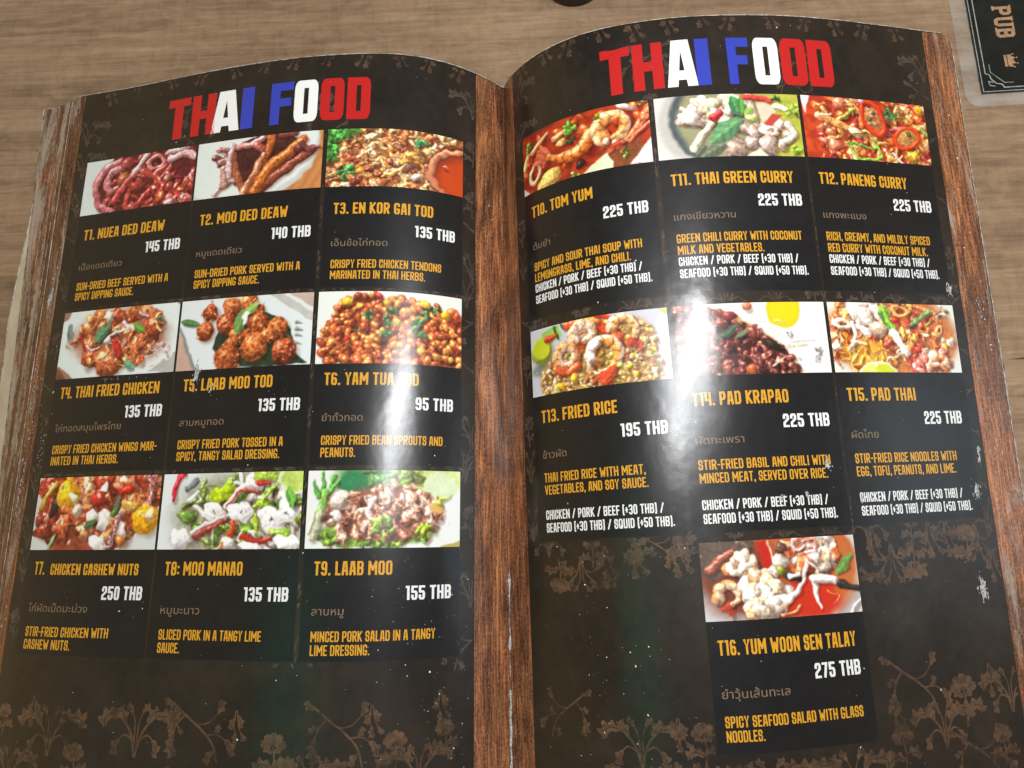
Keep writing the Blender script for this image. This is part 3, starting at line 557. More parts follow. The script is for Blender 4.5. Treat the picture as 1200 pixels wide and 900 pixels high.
def dish_11():  # green curry in a bowl
    A = Art(21, (226, 222, 214)); A.ell(1.35, .45, 1.32, .95, (196, 190, 180), .05); A.ell(1.4, .42, 1.22, .9, (72, 80, 84), .03, .2); A.ell(1.5, .42, 1.2, .9, (150, 148, 108), .05, .15); A.ell(1.9, .5, .5, .8, (180, 184, 60), .4, .2)
    A.pile(14, inell(.6, .35, .25, .25), .07, [(226, 214, 196), (180, 160, 140), (240, 232, 216)], 'blob', 1.4, sp=.3, wob=.3, tex=.4)
    A.blob(.5, .36, .15, .13, .6, (236, 228, 212), wob=.25, tex=.3); A.blob(.66, .1, .08, .08, 0, (206, 186, 170)); A.blob(.66, .26, .08, .09, 0, (190, 160, 144))
    A.pile(18, inell(1.0, .2, .3, .2), .08, [(240, 236, 214), (226, 220, 180), (214, 216, 160)], 'blob', 1.4, sp=.2, wob=.3)
    A.tube([(.5, .86), (.66, .6), (.82, .4)], .06, .04, (226, 224, 186), sp=.2); A.tube([(.8, .38), (.9, .3)], .06, .05, (200, 36, 40), sp=.4)
    for x, y, r in ((1.2, .55, .12), (1.35, .66, .13), (1.58, .62, .16), (1.3, .8, .13), (1.55, .82, .18), (1.85, .66, .12), (1.72, .5, .1), (1.05, .86, .2), (1.75, .82, .1)):
        A.blob(x, y, r, r*.75, A.r.random()*3, [(206, 184, 166), (226, 208, 190), (190, 164, 148)][A.r.integers(3)], sp=.35, wob=.3, tex=.4, shadow=.55)
    A.blob(1.6, .6, .12, .08, .2, (236, 224, 204), hole=.4, wob=.2); A.tube([(1.85, .5), (1.94, .65), (1.8, .76)], .06, .05, (232, 222, 200))
    A.poly([(1.2, 1), (1.42, .86), (1.52, 1)], (232, 222, 192), .05)
    A.tube([(1.32, .0), (1.4, .5)], .05, .05, (226, 212, 180), sp=.1); A.poly([(1.42, .08), (1.62, .12), (1.7, .3), (1.46, .5)], (224, 206, 176), .08); A.tube([(1.25, .06), (1.5, .08), (1.62, .12)], .05, .04, (206, 56, 44), sp=.4); A.poly([(1.5, .5), (1.64, .34), (1.8, .34), (1.62, .52)], (196, 62, 52), .1)
    A.tube([(1.7, .2), (1.9, .26)], .05, .03, (226, 230, 190)); A.herb(1.72, .08, .08, (70, 110, 50), 8); A.herb(1.95, .25, .14, (150, 180, 60), 10); A.herb(1.95, .9, .1, (130, 170, 40), 8)
    A.leaf(.72, .78, 1.2, .4, .14, (92, 150, 96)); A.leaf(1.16, .36, 1.08, .02, .08, (60, 140, 80)); A.leaf(1.2, .34, 1.2, .04, .06, (80, 150, 60)); A.leaf(1.24, .36, 1.36, .2, .05, (150, 190, 80)); A.leaf(1.05, .3, 1.22, .36, .05, (60, 90, 70)); A.blob(1.35, .4, .1, .06, .2, (180, 206, 120))
    A.leaf(.5, .98, .66, .78, .04, (90, 100, 84)); A.leaf(.6, .98, .95, .78, .07, (100, 110, 90))
    return A.finish(1, 1.05, warp=0.5)
def dish_12():  # red paneng curry with chilli rings
    A = Art(22, (206, 60, 24)); A.soup((214, 66, 26), (170, 44, 22)); A.poly([(0, 0), (.13, 0), (.04, .3)], (240, 240, 240), .02)
    A.pile(120, lambda x, y: x > .25, .06, [(226, 96, 36), (236, 150, 70), (196, 56, 30), (240, 176, 100), (170, 50, 40)], 'blob', 1.6, sp=.7, tex=.6, wob=.4, shadow=.35)
    A.pile(26, lambda x, y: x > .3, .06, [(240, 160, 70), (244, 190, 110), (180, 60, 60)], 'tube', 2, sp=.6)
    A.tube([(.25, .32), (.5, .42), (.8, .55)], .07, .06, (236, 150, 76), sp=.5, tex=.5); A.blob(.82, .56, .12, .08, .5, (246, 216, 160)); A.tube([(.2, .32), (.45, .28)], .02, .02, (244, 190, 170))
    for x, y, r in ((.4, .58, .06), (.45, .78, .09), (.25, .5, .05), (.6, .1, .1), (.3, .72, .06)): A.blob(x, y, r*1.2, r, 0, (226, 120, 80), sp=1., wob=.3)
    A.tube([(.62, .34), (.85, .16)], .03, .02, (150, 160, 50)); A.herb(1.42, .2, .1, (50, 110, 56), 8)
    for k in range(16):
        a = A.r.random()*3.1; x = 1.45+A.r.normal()*.13; y = .22+A.r.normal()*.05; A.tube([(x, y), (x+.12*math.cos(a), y+.06*math.sin(a))], .012, .008, (50+60*A.r.random(), 120, 50), sp=.1, shadow=.3)
    A.blob(1.14, .3, .15, .3, -.35, (236, 150, 80), sh=.3, wob=.03); A.pile(14, inell(1.1, .25, .08, .2), .035, [(244, 200, 120), (246, 220, 190), (110, 120, 70)], 'blob', 1.2, shadow=.2)
    A.blob(1.14, .3, .19, .34, -.35, (222, 48, 18), hole=.66, sp=.4, wob=.03, tex=.08); A.blob(.98, .04, .05, .04, 0, (244, 200, 200), sp=.5)
    A.blob(1.68, .58, .2, .15, -.5, (244, 190, 100), sh=.25, wob=.05); A.blob(1.72, .5, .06, .04, .6, (140, 120, 30), sp=.1); A.blob(1.68, .58, .25, .19, -.5, (228, 56, 14), hole=.7, sp=.4, wob=.04, tex=.08)
    A.tube([(.7, .74), (.8, .95), (.95, .98), (1.15, .95), (1.2, .88), (1.05, .6)], .025, .02, (140, 190, 60), sp=.2); A.tube([(.7, .74), (1.1, .8)], .02, .015, (90, 160, 50)); A.tube([(.65, .7), (.8, .58), (1.0, .56)], .012, .01, (50, 60, 20))
    A.tube([(1.95, .4), (2.05, .5)], .03, .03, (150, 180, 80)); A.blob(1.75, .88, .12, .12, 0, (236, 170, 50), wob=.3, tex=.5); A.tube([(1.4, .84), (1.55, 1)], .025, .02, (244, 206, 190)); A.blob(1.95, .1, .07, .08, 0, (240, 170, 30))
    return A.finish(1, 1.12, warp=0.6)
def dish_13():  # fried rice with shrimp and lime
    A = Art(23, (206, 208, 220)); A.im *= (1-.05*A.n2)[..., None]; A.poly([(1.9, 0), (2.06, .12), (2.06, 0)], (196, 190, 110), .1); A.ell(.18, .62, .16, .1, (120, 126, 120), .5)
    A.ell(1.05, .8, .88, .52, (190, 140, 74), .08, .3); A.ell(1.35, .45, .55, .42, (190, 150, 84), .1, .3)
    rice = lambda x, y: ((x-1.05)/.9)**2+((y-.85)/.52)**2 < 1 or ((x-1.4)/.5)**2+((y-.5)/.42)**2 < 1
    A.pile(520, rice, .022, [(232, 204, 140), (214, 180, 104), (240, 224, 176), (196, 150, 74), (206, 170, 70)], 'blob', 2.0, sp=.35, tex=.5, shadow=.4, wob=.2)
    A.pile(50, rice, .025, [(236, 190, 30), (150, 170, 60), (210, 90, 40), (190, 120, 60)], 'blob', 1.4, sp=.3, shadow=.3, wob=.3)
    A.poly([(.2, .08), (.5, .02), (.58, .2), (.3, .26)], (150, 200, 80), .15); A.tube([(.44, .05), (.5, .22)], .025, .02, (40, 90, 40)); A.tube([(.56, .02), (.6, .1)], .02, .02, (40, 90, 40))
    A.blob(.2, .34, .19, .2, 0, (150, 190, 50), sh=.5, wob=.02, tex=.1); A.ell(.2, .31, .15, .15, (196, 206, 30), .1, .12); A.tube([(.3, .2), (.46, .16)], .05, .03, (206, 50, 20), sp=.3)
    A.tube([(.66, .06), (.95, .02), (1.2, .2), (1.35, .3)], .07, .07, (216, 66, 30), sp=.5, tex=.2); A.tube([(.8, .02), (1.1, .08)], .05, .06, (232, 130, 50)); A.blob(1.35, .36, .12, .1, .3, (226, 90, 44), sp=.4); A.tube([(1.1, 0), (1.3, .06)], .04, .03, (214, 50, 26))
    A.prawn([(1.3, .2), (1.36, .1), (1.52, .1), (1.62, .22), (1.6, .36)], .085, (240, 170, 96), (250, 224, 190), 1, 6)
    A.prawn([(.74, .3), (.74, .16), (.86, .08), (1.0, .12), (1.02, .26), (.92, .32)], .085, (244, 196, 150), (250, 240, 226), -1, 6, (226, 90, 40), .7)
    A.tube([(.82, .22), (.95, .2)], .015, .012, (226, 90, 40), shadow=0)
    A.prawn([(.5, .62), (.46, .5), (.52, .38), (.66, .36), (.76, .46), (.72, .6), (.6, .64)], .085, (240, 158, 92), (250, 228, 206), -1, 6, (214, 80, 50), .6)
    A.prawn([(1.02, .66), (1.0, .5), (1.1, .38), (1.26, .38), (1.36, .5), (1.34, .66), (1.24, .8)], .105, (244, 156, 60), (252, 236, 214), 1, 7, (214, 66, 34), .6); A.tube([(1.0, .62), (.99, .48), (1.1, .4)], .07, .05, (248, 242, 232), sp=.3, seg=2)
    A.leaf(1.35, .72, 1.08, 1.0, .08, (214, 66, 34), rib=.3); A.tube([(.45, .66), (.62, .74), (.78, .66)], .06, .06, (214, 84, 44), sp=.5); A.blob(.5, .92, .07, .05, .4, (240, 190, 30), wob=.4); A.blob(.72, .84, .05, .07, 0, (240, 196, 40), wob=.4); A.blob(1.38, .74, .05, .04, 0, (170, 200, 80))
    return A.finish(1, 1.1, warp=0.45)
def dish_14():  # minced meat and basil with a fried egg
    A = Art(24, (240, 241, 236)); A.poly([(0, 0), (.4, 0), (.75, .18), (1.1, .42), (1.45, .68), (1.6, 1), (0, 1)], (74, 34, 28), .5)
    A.poly([(.36, 0), (.75, .14), (1.1, .38), (1.5, .66), (1.62, .9), (1.52, .68), (1.1, .44), (.7, .2)], (214, 170, 110), .1, 4)
    P = [(.0, 0), (.4, 0), (.75, .18), (1.1, .42), (1.45, .68), (1.6, 1), (0, 1)]
    A.pile(260, inpoly(P), .045, [(112, 52, 44), (90, 36, 32), (140, 72, 60), (76, 30, 28), (128, 58, 40)], 'blob', 1.4, sp=.5, tex=.7, wob=.35, shadow=.45)
    A.pile(14, inpoly(P), .018, [(170, 110, 90), (150, 80, 60)], 'tube', 2.2, sp=.4, shadow=.3)
    A.blob(.72, .18, .1, .07, .3, (130, 40, 40)); A.blob(.82, .4, .08, .07, 0, (150, 70, 60), sp=.6); A.blob(1.0, .42, .08, .08, 0, (150, 66, 56), sp=.5); A.blob(.95, .94, .08, .07, 0, (190, 90, 44), sp=.4)
    A.leaf(.55, .5, .85, .3, .05, (60, 80, 60)); A.leaf(.75, .5, .95, .38, .03, (90, 110, 80)); A.blob(1.25, .6, .14, .07, .5, (40, 28, 22), sp=.1); A.tube([(1.25, .9), (1.4, .78)], .015, .01, (206, 176, 150))
    A.blob(.97, .06, .06, .06, 0, (206, 110, 70), sp=.4)
    A.ell(1.46, .12, .235, .255, (238, 196, 20), .06, .02); A.ell(1.46, .1, .2, .22, (246, 212, 10), .2, .02); A.blob(1.4, .26, .08, .015, .1, (252, 236, 130), shadow=0, sp=.3)
    for x, y, r in ((1.5, .46, .05), (1.9, .7, .07), (1.88, .8, .05), (1.2, .28, .02), (1.62, .8, .03)): A.herb(x, y, r, (170, 172, 168), 9)
    A.tube([(1.5, .56), (1.85, .56)], .006, .006, (150, 150, 140), shadow=0); A.tube([(1.5, .62), (1.75, .6)], .03, .02, (214, 206, 180), shadow=.1, sh=.2)
    return A.finish(1, 1.1, warp=0.6)
def dish_15():  # pad thai
    A = Art(25, (226, 226, 214)); A.ell(1.0, .48, 1.05, .64, (206, 110, 50), .12, .4)
    reg = inell(.95, .48, 1.0, .6)
    A.pile(110, reg, .07, [(232, 150, 60), (240, 180, 84), (214, 100, 40), (226, 120, 60), (240, 200, 130), (206, 70, 46)], 'tube', 1.9, sp=.45, tex=.5, shadow=.4)
    A.pile(80, reg, .045, [(236, 160, 50), (226, 90, 50), (244, 206, 140), (240, 220, 190), (200, 60, 40)], 'blob', 1.5, sp=.6, tex=.6, wob=.35, shadow=.35)
    A.pile(26, inpoly([(.3, 0), (.7, 0), (.95, .45), (.5, .45)]), .09, [(240, 222, 206), (244, 232, 216), (236, 190, 150)], 'blob', 1.4, sp=.3, tex=.4, wob=.3)
    A.pile(16, inell(1.55, .85, .3, .16), .055, [(226, 110, 90), (240, 190, 150), (230, 130, 70)], 'blob', 1.7, sp=.6, wob=.4)
    A.ell(.5, .74, .34, .18, (236, 160, 30), .3, .3); A.pile(26, inell(.5, .72, .36, .18), .045, [(240, 176, 40), (226, 130, 30), (244, 200, 90)], 'tube', 2.0, sp=.4)
    A.blob(.2, .32, .14, .1, .2, (242, 226, 200), hole=.4, wob=.15); A.tube([(.36, .3), (.38, .6)], .04, .03, (246, 236, 224)); A.tube([(.25, .68), (.38, .58), (.5, .62)], .025, .02, (244, 220, 190))
    A.blob(1.08, .26, .07, .05, 0, (206, 40, 26)); A.blob(1.35, .68, .08, .05, 0, (200, 50, 30)); A.blob(1.15, .12, .15, .1, .2, (240, 170, 80), hole=.5, wob=.2)
    A.tube([(.86, .12), (1.0, .44)], .09, .06, (130, 190, 50), sp=.1, sh=.4); A.tube([(.82, .16), (.98, .46)], .03, .02, (80, 140, 50)); A.tube([(.98, .4), (1.16, .72)], .06, .05, (240, 242, 230), sp=.2, sh=.35)
    A.tube([(1.32, .3), (1.62, .1)], .035, .04, (100, 150, 80), sp=.1); A.tube([(1.3, .32), (1.36, .28)], .035, .03, (50, 70, 40)); A.tube([(.82, .84), (1.1, .72)], .015, .012, (230, 226, 200)); A.blob(1.75, .4, .06, .1, .4, (236, 180, 110), hole=.4)
    A.blob(.68, 1.0, .3, .17, 0, (240, 236, 180), sh=.2, wob=.02, tex=.05); A.ell(.55, 1.0, .13, .12, (226, 226, 100), .1, .1); A.ell(.78, 1.0, .14, .13, (206, 214, 20), .1, .1)
    A.pile(14, inell(1.8, .1, .12, .1), .025, [(226, 220, 200), (150, 160, 100), (120, 90, 70)], 'blob', 1.5, shadow=.2)
    return A.finish(1.02, 1.05)
def dish_16():  # seafood glass noodle salad in a bowl
    A = Art(26, (206, 206, 204)); A.poly([(1.8, .85), (2.06, .62), (2.06, .8), (1.9, 1), (1.7, 1)], (176, 176, 174), .1); A.ell(.3, .1, 1, .5, (90, 74, 62), .3, .3)
    A.ell(1.0, .3, 1.02, .72, (170, 84, 40), .04, .2); A.ell(1.05, .3, .95, .66, (196, 84, 34), .1, .2); A.ell(.45, .45, .5, .5, (110, 50, 34), .4, .3); A.ell(1.4, .78, .42, .26, (206, 40, 16), .3, .08); A.ell(1.85, .4, .2, .4, (196, 96, 40), .4, .1)
    A.poly([(0, 0), (.7, 0), (.5, .3), (.1, .5), (0, .4)], (84, 66, 56), .4, 4); A.tube([(.1, .35), (.4, .14)], .06, .05, (160, 84, 60)); A.tube([(.5, .02), (.6, .1)], .05, .04, (110, 90, 80))
    A.blob(1.3, .36, .3, .12, .2, (206, 100, 50), wob=.3)
    A.pile(40, inpoly([(1.0, 0), (1.1, .25), (1.5, .5), (1.8, .3), (1.8, 0)]), .07, [(240, 226, 206), (226, 180, 130), (246, 238, 226), (214, 110, 60)], 'blob', 1.5, sp=.4, tex=.5, wob=.35)
    A.pile(14, inpoly([(1.05, 0), (1.3, .2), (1.5, .1), (1.5, 0)]), .05, [(246, 238, 236), (220, 130, 110)], 'tube', 2, sp=.3)
    A.poly([(.72, .02), (.86, 0), (.95, .44), (.78, .46)], (190, 30, 16), .12); A.tube([(.86, .02), (.94, .42)], .015, .012, (240, 180, 150), shadow=0)
    A.blob(1.0, .3, .1, .12, .3, (220, 210, 196), wob=.3); A.blob(1.02, .12, .09, .1, 0, (110, 70, 50)); A.blob(.98, .42, .07, .05, .3, (150, 180, 40)); A.blob(1.15, .5, .14, .06, .3, (50, 44, 40), sp=.2)
    A.blob(.4, .34, .17, .1, -.3, (226, 120, 60), wob=.3, sp=.4); A.pile(14, inell(.52, .32, .17, .14), .06, [(246, 230, 206), (240, 210, 180)], 'blob', 1.2, sp=.4, wob=.3)
    A.shrimp(.3, .68, .13, 2.8, 7.4, .075, (236, 200, 160), (240, 160, 90), False, 3)
    A.pile(46, inell(.75, .68, .26, .28), .08, [(246, 240, 222), (238, 224, 196), (250, 248, 236), (232, 190, 140)], 'blob', 1.3, sp=.4, tex=.4, wob=.3, shadow=.4)
    A.tube([(1.04, .78), (1.2, .68), (1.3, .5), (1.36, .3)], .04, .02, (248, 242, 232), sp=.2); A.tube([(1.1, .5), (1.25, .46)], .035, .03, (246, 240, 232)); A.tube([(1.42, .56), (1.44, .75), (1.48, .9)], .05, .02, (250, 246, 240)); A.tube([(1.42, .54), (1.6, .56), (1.7, .58)], .06, .05, (250, 248, 244), sp=.1); A.tube([(1.36, .3), (1.48, .44)], .015, .01, (250, 244, 236))
    A.leaf(1.74, .5, 1.98, .24, .07, (96, 140, 56)); A.tube([(1.78, .62), (2.04, .7)], .05, .05, (44, 38, 34), sp=.1); A.tube([(1.6, .7), (1.75, .76), (1.66, .88)], .01, .008, (240, 120, 80), shadow=0)
    A.tube([(.95, .96), (1.1, .94), (1.2, .86)], .02, .015, (240, 150, 100)); A.tube([(1.9, 1), (2.05, .84)], .03, .02, (240, 240, 238))
    return A.finish(1, 1.1, warp=0.7)
DISHES = [dish_1, dish_2, dish_3, dish_4, dish_5, dish_6, dish_7, dish_8, dish_9, dish_10, dish_11, dish_12, dish_13, dish_14, dish_15, dish_16]
# ---------------------------------------------------------------- the table
m, N, L = new_mat('grey brown wood laminate'); bs = N['Principled BSDF']; tcn = N.new('ShaderNodeTexCoord'); ob = tcn.outputs['Object']
g2 = noise(N, L, ob, (20, 420, 1), 5, .65, .25); g4 = noise(N, L, ob, (4, 7, 1), 3, .5)
ga = noise(N, L, ob, (2.6, 42, 1), 7, .66, .8); gb = noise(N, L, ob, (7, 150, 1), 6, .7, .6); gc = noise(N, L, ob, (26, 620, 1), 4, .65, .3); gd = noise(N, L, ob, (45, 120, 1), 6, .7, 1.2); ge = noise(N, L, ob, (240, 60, 1), 4, .65, 1.0)
c = cramp(N, L, ga, [(.34, (.095, .062, .038)), (.46, (.195, .138, .091)), (.57, (.265, .196, .135)), (.70, (.36, .275, .196))])
c = mixc(N, L, .48, c, cramp(N, L, gb, [(.38, (.060, .040, .026)), (.50, (.175, .127, .088)), (.66, (.31, .24, .176))]))
c = mixc(N, L, .28, c, cramp(N, L, gc, [(.36, (.085, .058, .038)), (.64, (.33, .25, .178))]))
c = mixc(N, L, .30, c, cramp(N, L, gd, [(.38, (.085, .060, .042)), (.62, (.27, .208, .150))]))
c = mixc(N, L, .10, c, cramp(N, L, ge, [(.40, (.06, .042, .03)), (.54, (.23, .175, .125))]))
c = mixc(N, L, .9, c, cramp(N, L, g4, [(.35, (1.36, 1.17, .96)), (.65, (1.62, 1.46, 1.28))]), 'MULTIPLY')
sp = N.new('ShaderNodeSeparateXYZ'); L.new(ob, sp.inputs[0])
off = math_node(N, L, 'MULTIPLY', math_node(N, L, 'LESS_THAN', sp.outputs['X'], 0.0), .0130)
yy = math_node(N, L, 'ADD', math_node(N, L, 'SUBTRACT', sp.outputs['Y'], .1653), off)
fr = math_node(N, L, 'PINGPONG', math_node(N, L, 'ADD', yy, math_node(N, L, 'MULTIPLY', noise(N, L, ob, (14, 3, 1), 2), .0012)), .0444)
seam = math_node(N, L, 'MULTIPLY', math_node(N, L, 'LESS_THAN', fr, .0006), math_node(N, L, 'LESS_THAN', sp.outputs['Y'], .23))
c = mixc(N, L, math_node(N, L, 'MULTIPLY', seam, math_node(N, L, 'GREATER_THAN', noise(N, L, ob, (9, 90, 1), 2), .45)), c, (.06, .04, .027))
L.new(c, bs.inputs['Base Color']); bs.inputs['Roughness'].default_value = .5; bs.inputs['Specular IOR Level'].default_value = .25
bp = N.new('ShaderNodeBump'); bp.inputs['Distance'].default_value = .0003; bp.inputs['Strength'].default_value = .5; L.new(g2, bp.inputs['Height']); L.new(bp.outputs[0], bs.inputs['Normal'])
tag(mesh_obj('table', [(-3, -3, 0), (3, -3, 0), (3, 3, 0), (-3, 3, 0)], [(0, 1, 2, 3)], m, smooth=False), 'grey brown wood grain table top under the open menu', 'table', kind='structure')

# ---------------------------------------------------------------- the menu book
TT, TB = .2920, -.0045
menu = tag(empty('menu_book', (0, .15, 0)), 'open restaurant menu book with dark glossy pages of dish photographs and wood grain borders', 'menu')
# every mesh is built in table coordinates; children are parented without moving
_mo = mesh_obj
def mesh_obj(name, verts, faces, mats, parent=None, *a, **k):
    o = _mo(name, verts, faces, mats, None, *a, **k)
    if parent is not None:
        o.parent = parent; o.matrix_parent_inverse = parent_world_inv(parent)
    return o
def parent_world_inv(p):
    from mathutils import Matrix
    loc = Vector((0, 0, 0)); q = p
    while q is not None:
        if q.type == 'EMPTY': loc += Vector(q.location)
        q = q.parent
    return Matrix.Translation(-loc) if p.type == 'EMPTY' else Matrix.Identity(4)

WI = {-1: .0159, 1: .0102}; WO = {-1: .1966, 1: .1899}; WE = {-1: .2034, 1: .2039}
def page_with_rim(side, name, s1, t0, t1, mat, parent, drop=0, floor=.0026, edge=None, corner=.004):
    rimw = .00028 if name == 'page' else .0004
    """a sheet with a rounded outer top corner, a thin worn rim and a real thickness"""
    nx = int(s1/.002)+2; ny = int((t1-t0)/.003)+2
    S, T = np.meshgrid(np.linspace(0, s1, nx), np.linspace(t0, t1, ny))
    if edge is not None: S = S*(edge(T)/s1)
    else:
        S = S.copy(); d = np.clip((T-(t1-corner))/corner, 0, 1); lim = s1-corner*(1-np.sqrt(1-d*d)); S = np.minimum(S, lim)
    r = np.random.default_rng(5+int(side)); 
    jit = np.zeros_like(T); jit[-1, :] = (np.convolve(r.random(nx+8), np.ones(9)/9, 'valid')-.5)*.0006; T = T+jit
    p, n = on_page(side, S.ravel(), T.ravel(), 0, drop, floor)
    uv = np.stack([side*S.ravel(), T.ravel()], -1); f = [tuple(q) for q in grid_faces(nx, ny, side < 0)]; mi = [0]*len(f)
    i = np.arange(nx*ny).reshape(ny, nx); loop = list(i[0, :])+list(i[1:, -1])+list(i[-1, ::-1][1:])
    b = len(p); P = p[loop]; nn = n[loop]
    out = np.gradient(P[:, :2], axis=0); out = np.stack([out[:, 1], -out[:, 0]], -1)*side; out /= np.linalg.norm(out, axis=1, keepdims=True)+1e-12
    wid = rimw*(.4+1.2*np.convolve(r.random(len(P)+6), np.ones(7)/7, 'valid'))
    ring1 = P.copy(); ring1[:, :2] += out*wid[:, None]; ring1[:, 2] -= .00005
    ring2 = ring1.copy(); ring2[:, 2] -= .0004
    verts = np.concatenate([p, P, ring1, ring2]); nr = np.concatenate([n, nn, nn, nn]); uv = np.concatenate([uv, uv[loop], uv[loop], uv[loop]]); k = len(P)
    for a in range(k-1):
        for q in (0, 1):
            x = b+q*k+a; fc = (x, x+k, x+k+1, x+1); f.append(fc if side > 0 else fc[::-1]); mi.append(1)
    return mesh_obj(name, verts, f, [mat, M['edge_dark' if name == 'under_page' else 'edge']], parent, nr, uv, mi)
PAGE = {}
for side in (-1, 1):
    PAGE[side] = tag(page_with_rim(side, 'page', WE[side], TB, TT, M['dark'], menu), 'left hand page with nine dishes' if side < 0 else 'right hand page with seven dishes')
    # solid stack of the pages below
    nx, ny = 60, 40; S, T = np.meshgrid(np.linspace(.0, WE[side]-.003, nx), np.linspace(TB, TT-.002, ny))
    p = surf(side, S.ravel(), T.ravel(), .0011, .0019); q = p.copy(); q[:, 2] = .0006
    f = [tuple(x) for x in grid_faces(nx, ny, side < 0)]+[tuple(x+nx*ny) for x in grid_faces(nx, ny, side > 0)]
    i = np.arange(nx*ny).reshape(ny, nx); lp = list(i[0, :])+list(i[1:, -1])+list(i[-1, ::-1][1:])+list(i[::-1, 0][1:])
    for a, b in zip(lp[:-1], lp[1:]): f.append((a, a+nx*ny, b+nx*ny, b) if side > 0 else (b, b+nx*ny, a+nx*ny, a))
    mesh_obj('page_block', p.tolist()+q.tolist(), f, M['paper'], menu, smooth=False)
# older pages fanned out under the left one, and the cream laminated backing sheet
def edge_of(pts): return lambda T: np.interp(T, [a for a, b in pts], [b for a, b in pts])
for drop, fl, pts, mat, t1, nm in ((.0007, .0024, [(-.01, .2062), (.12, .2070), (.2, .2064), (.26, .2060), (.29, .2052)], 'wood_left', .2909, 'under_page'),
                                   (.0012, .0021, [(-.01, .2088), (.06, .2092), (.12, .2106), (.2, .2098), (.26, .2086), (.29, .2078)], 'wood_dull', .2902, 'under_page'),
                                   (.0016, .0019, [(-.01, .2128), (.08, .2120), (.15, .2136), (.2, .2124), (.26, .2112), (.29, .2110)], 'wood_left', .2898, 'under_page'),
                                   (.0020, .0016, [(-.01, .2158), (.10, .2152), (.17, .2172), (.21, .2180), (.25, .2186), (.29, .2192)], 'wood_dull', .2890, 'under_page'),
                                   (.0028, .0012, [(-.01, .2240), (.13, .2240), (.19, .2245), (.215, .2222), (.235, .2200), (.25, .2190), (.275, .2198), (.29, .2204)], 'cream', .2898, 'backing_sheet')):
    page_with_rim(-1, nm, .21, TB, t1, M[mat], menu, drop, fl, edge_of(pts))
for drop, fl, pts, t1 in ((.0009, .0020, [(-.01, .2045), (.15, .2050), (.22, .2044), (.285, .2030)], .2900),):
    page_with_rim(1, 'under_page', .204, TB, t1, M['wood_dull'], menu, drop, fl, edge_of(pts))

# wood grain borders
for side in (-1, 1):
    pg = PAGE[side]
    sheet('wood_border', side, 0, WI[side], TB, TT-.0004, 4e-5, M['wood'], pg, .001)
    d = lambda T: np.where(T > TT-.004, WE[side]-.0003-.004*(1-np.sqrt(np.clip(1-((T-(TT-.004))/.004)**2, 0, 1))), WE[side]-.0003)
    sheet('wood_border', side, WO[side], WE[side]-.0003, TB, TT-.0004, 4e-5, M['wood_left' if side < 0 else 'wood_right'], pg, .001, edge=d, stept=.002)

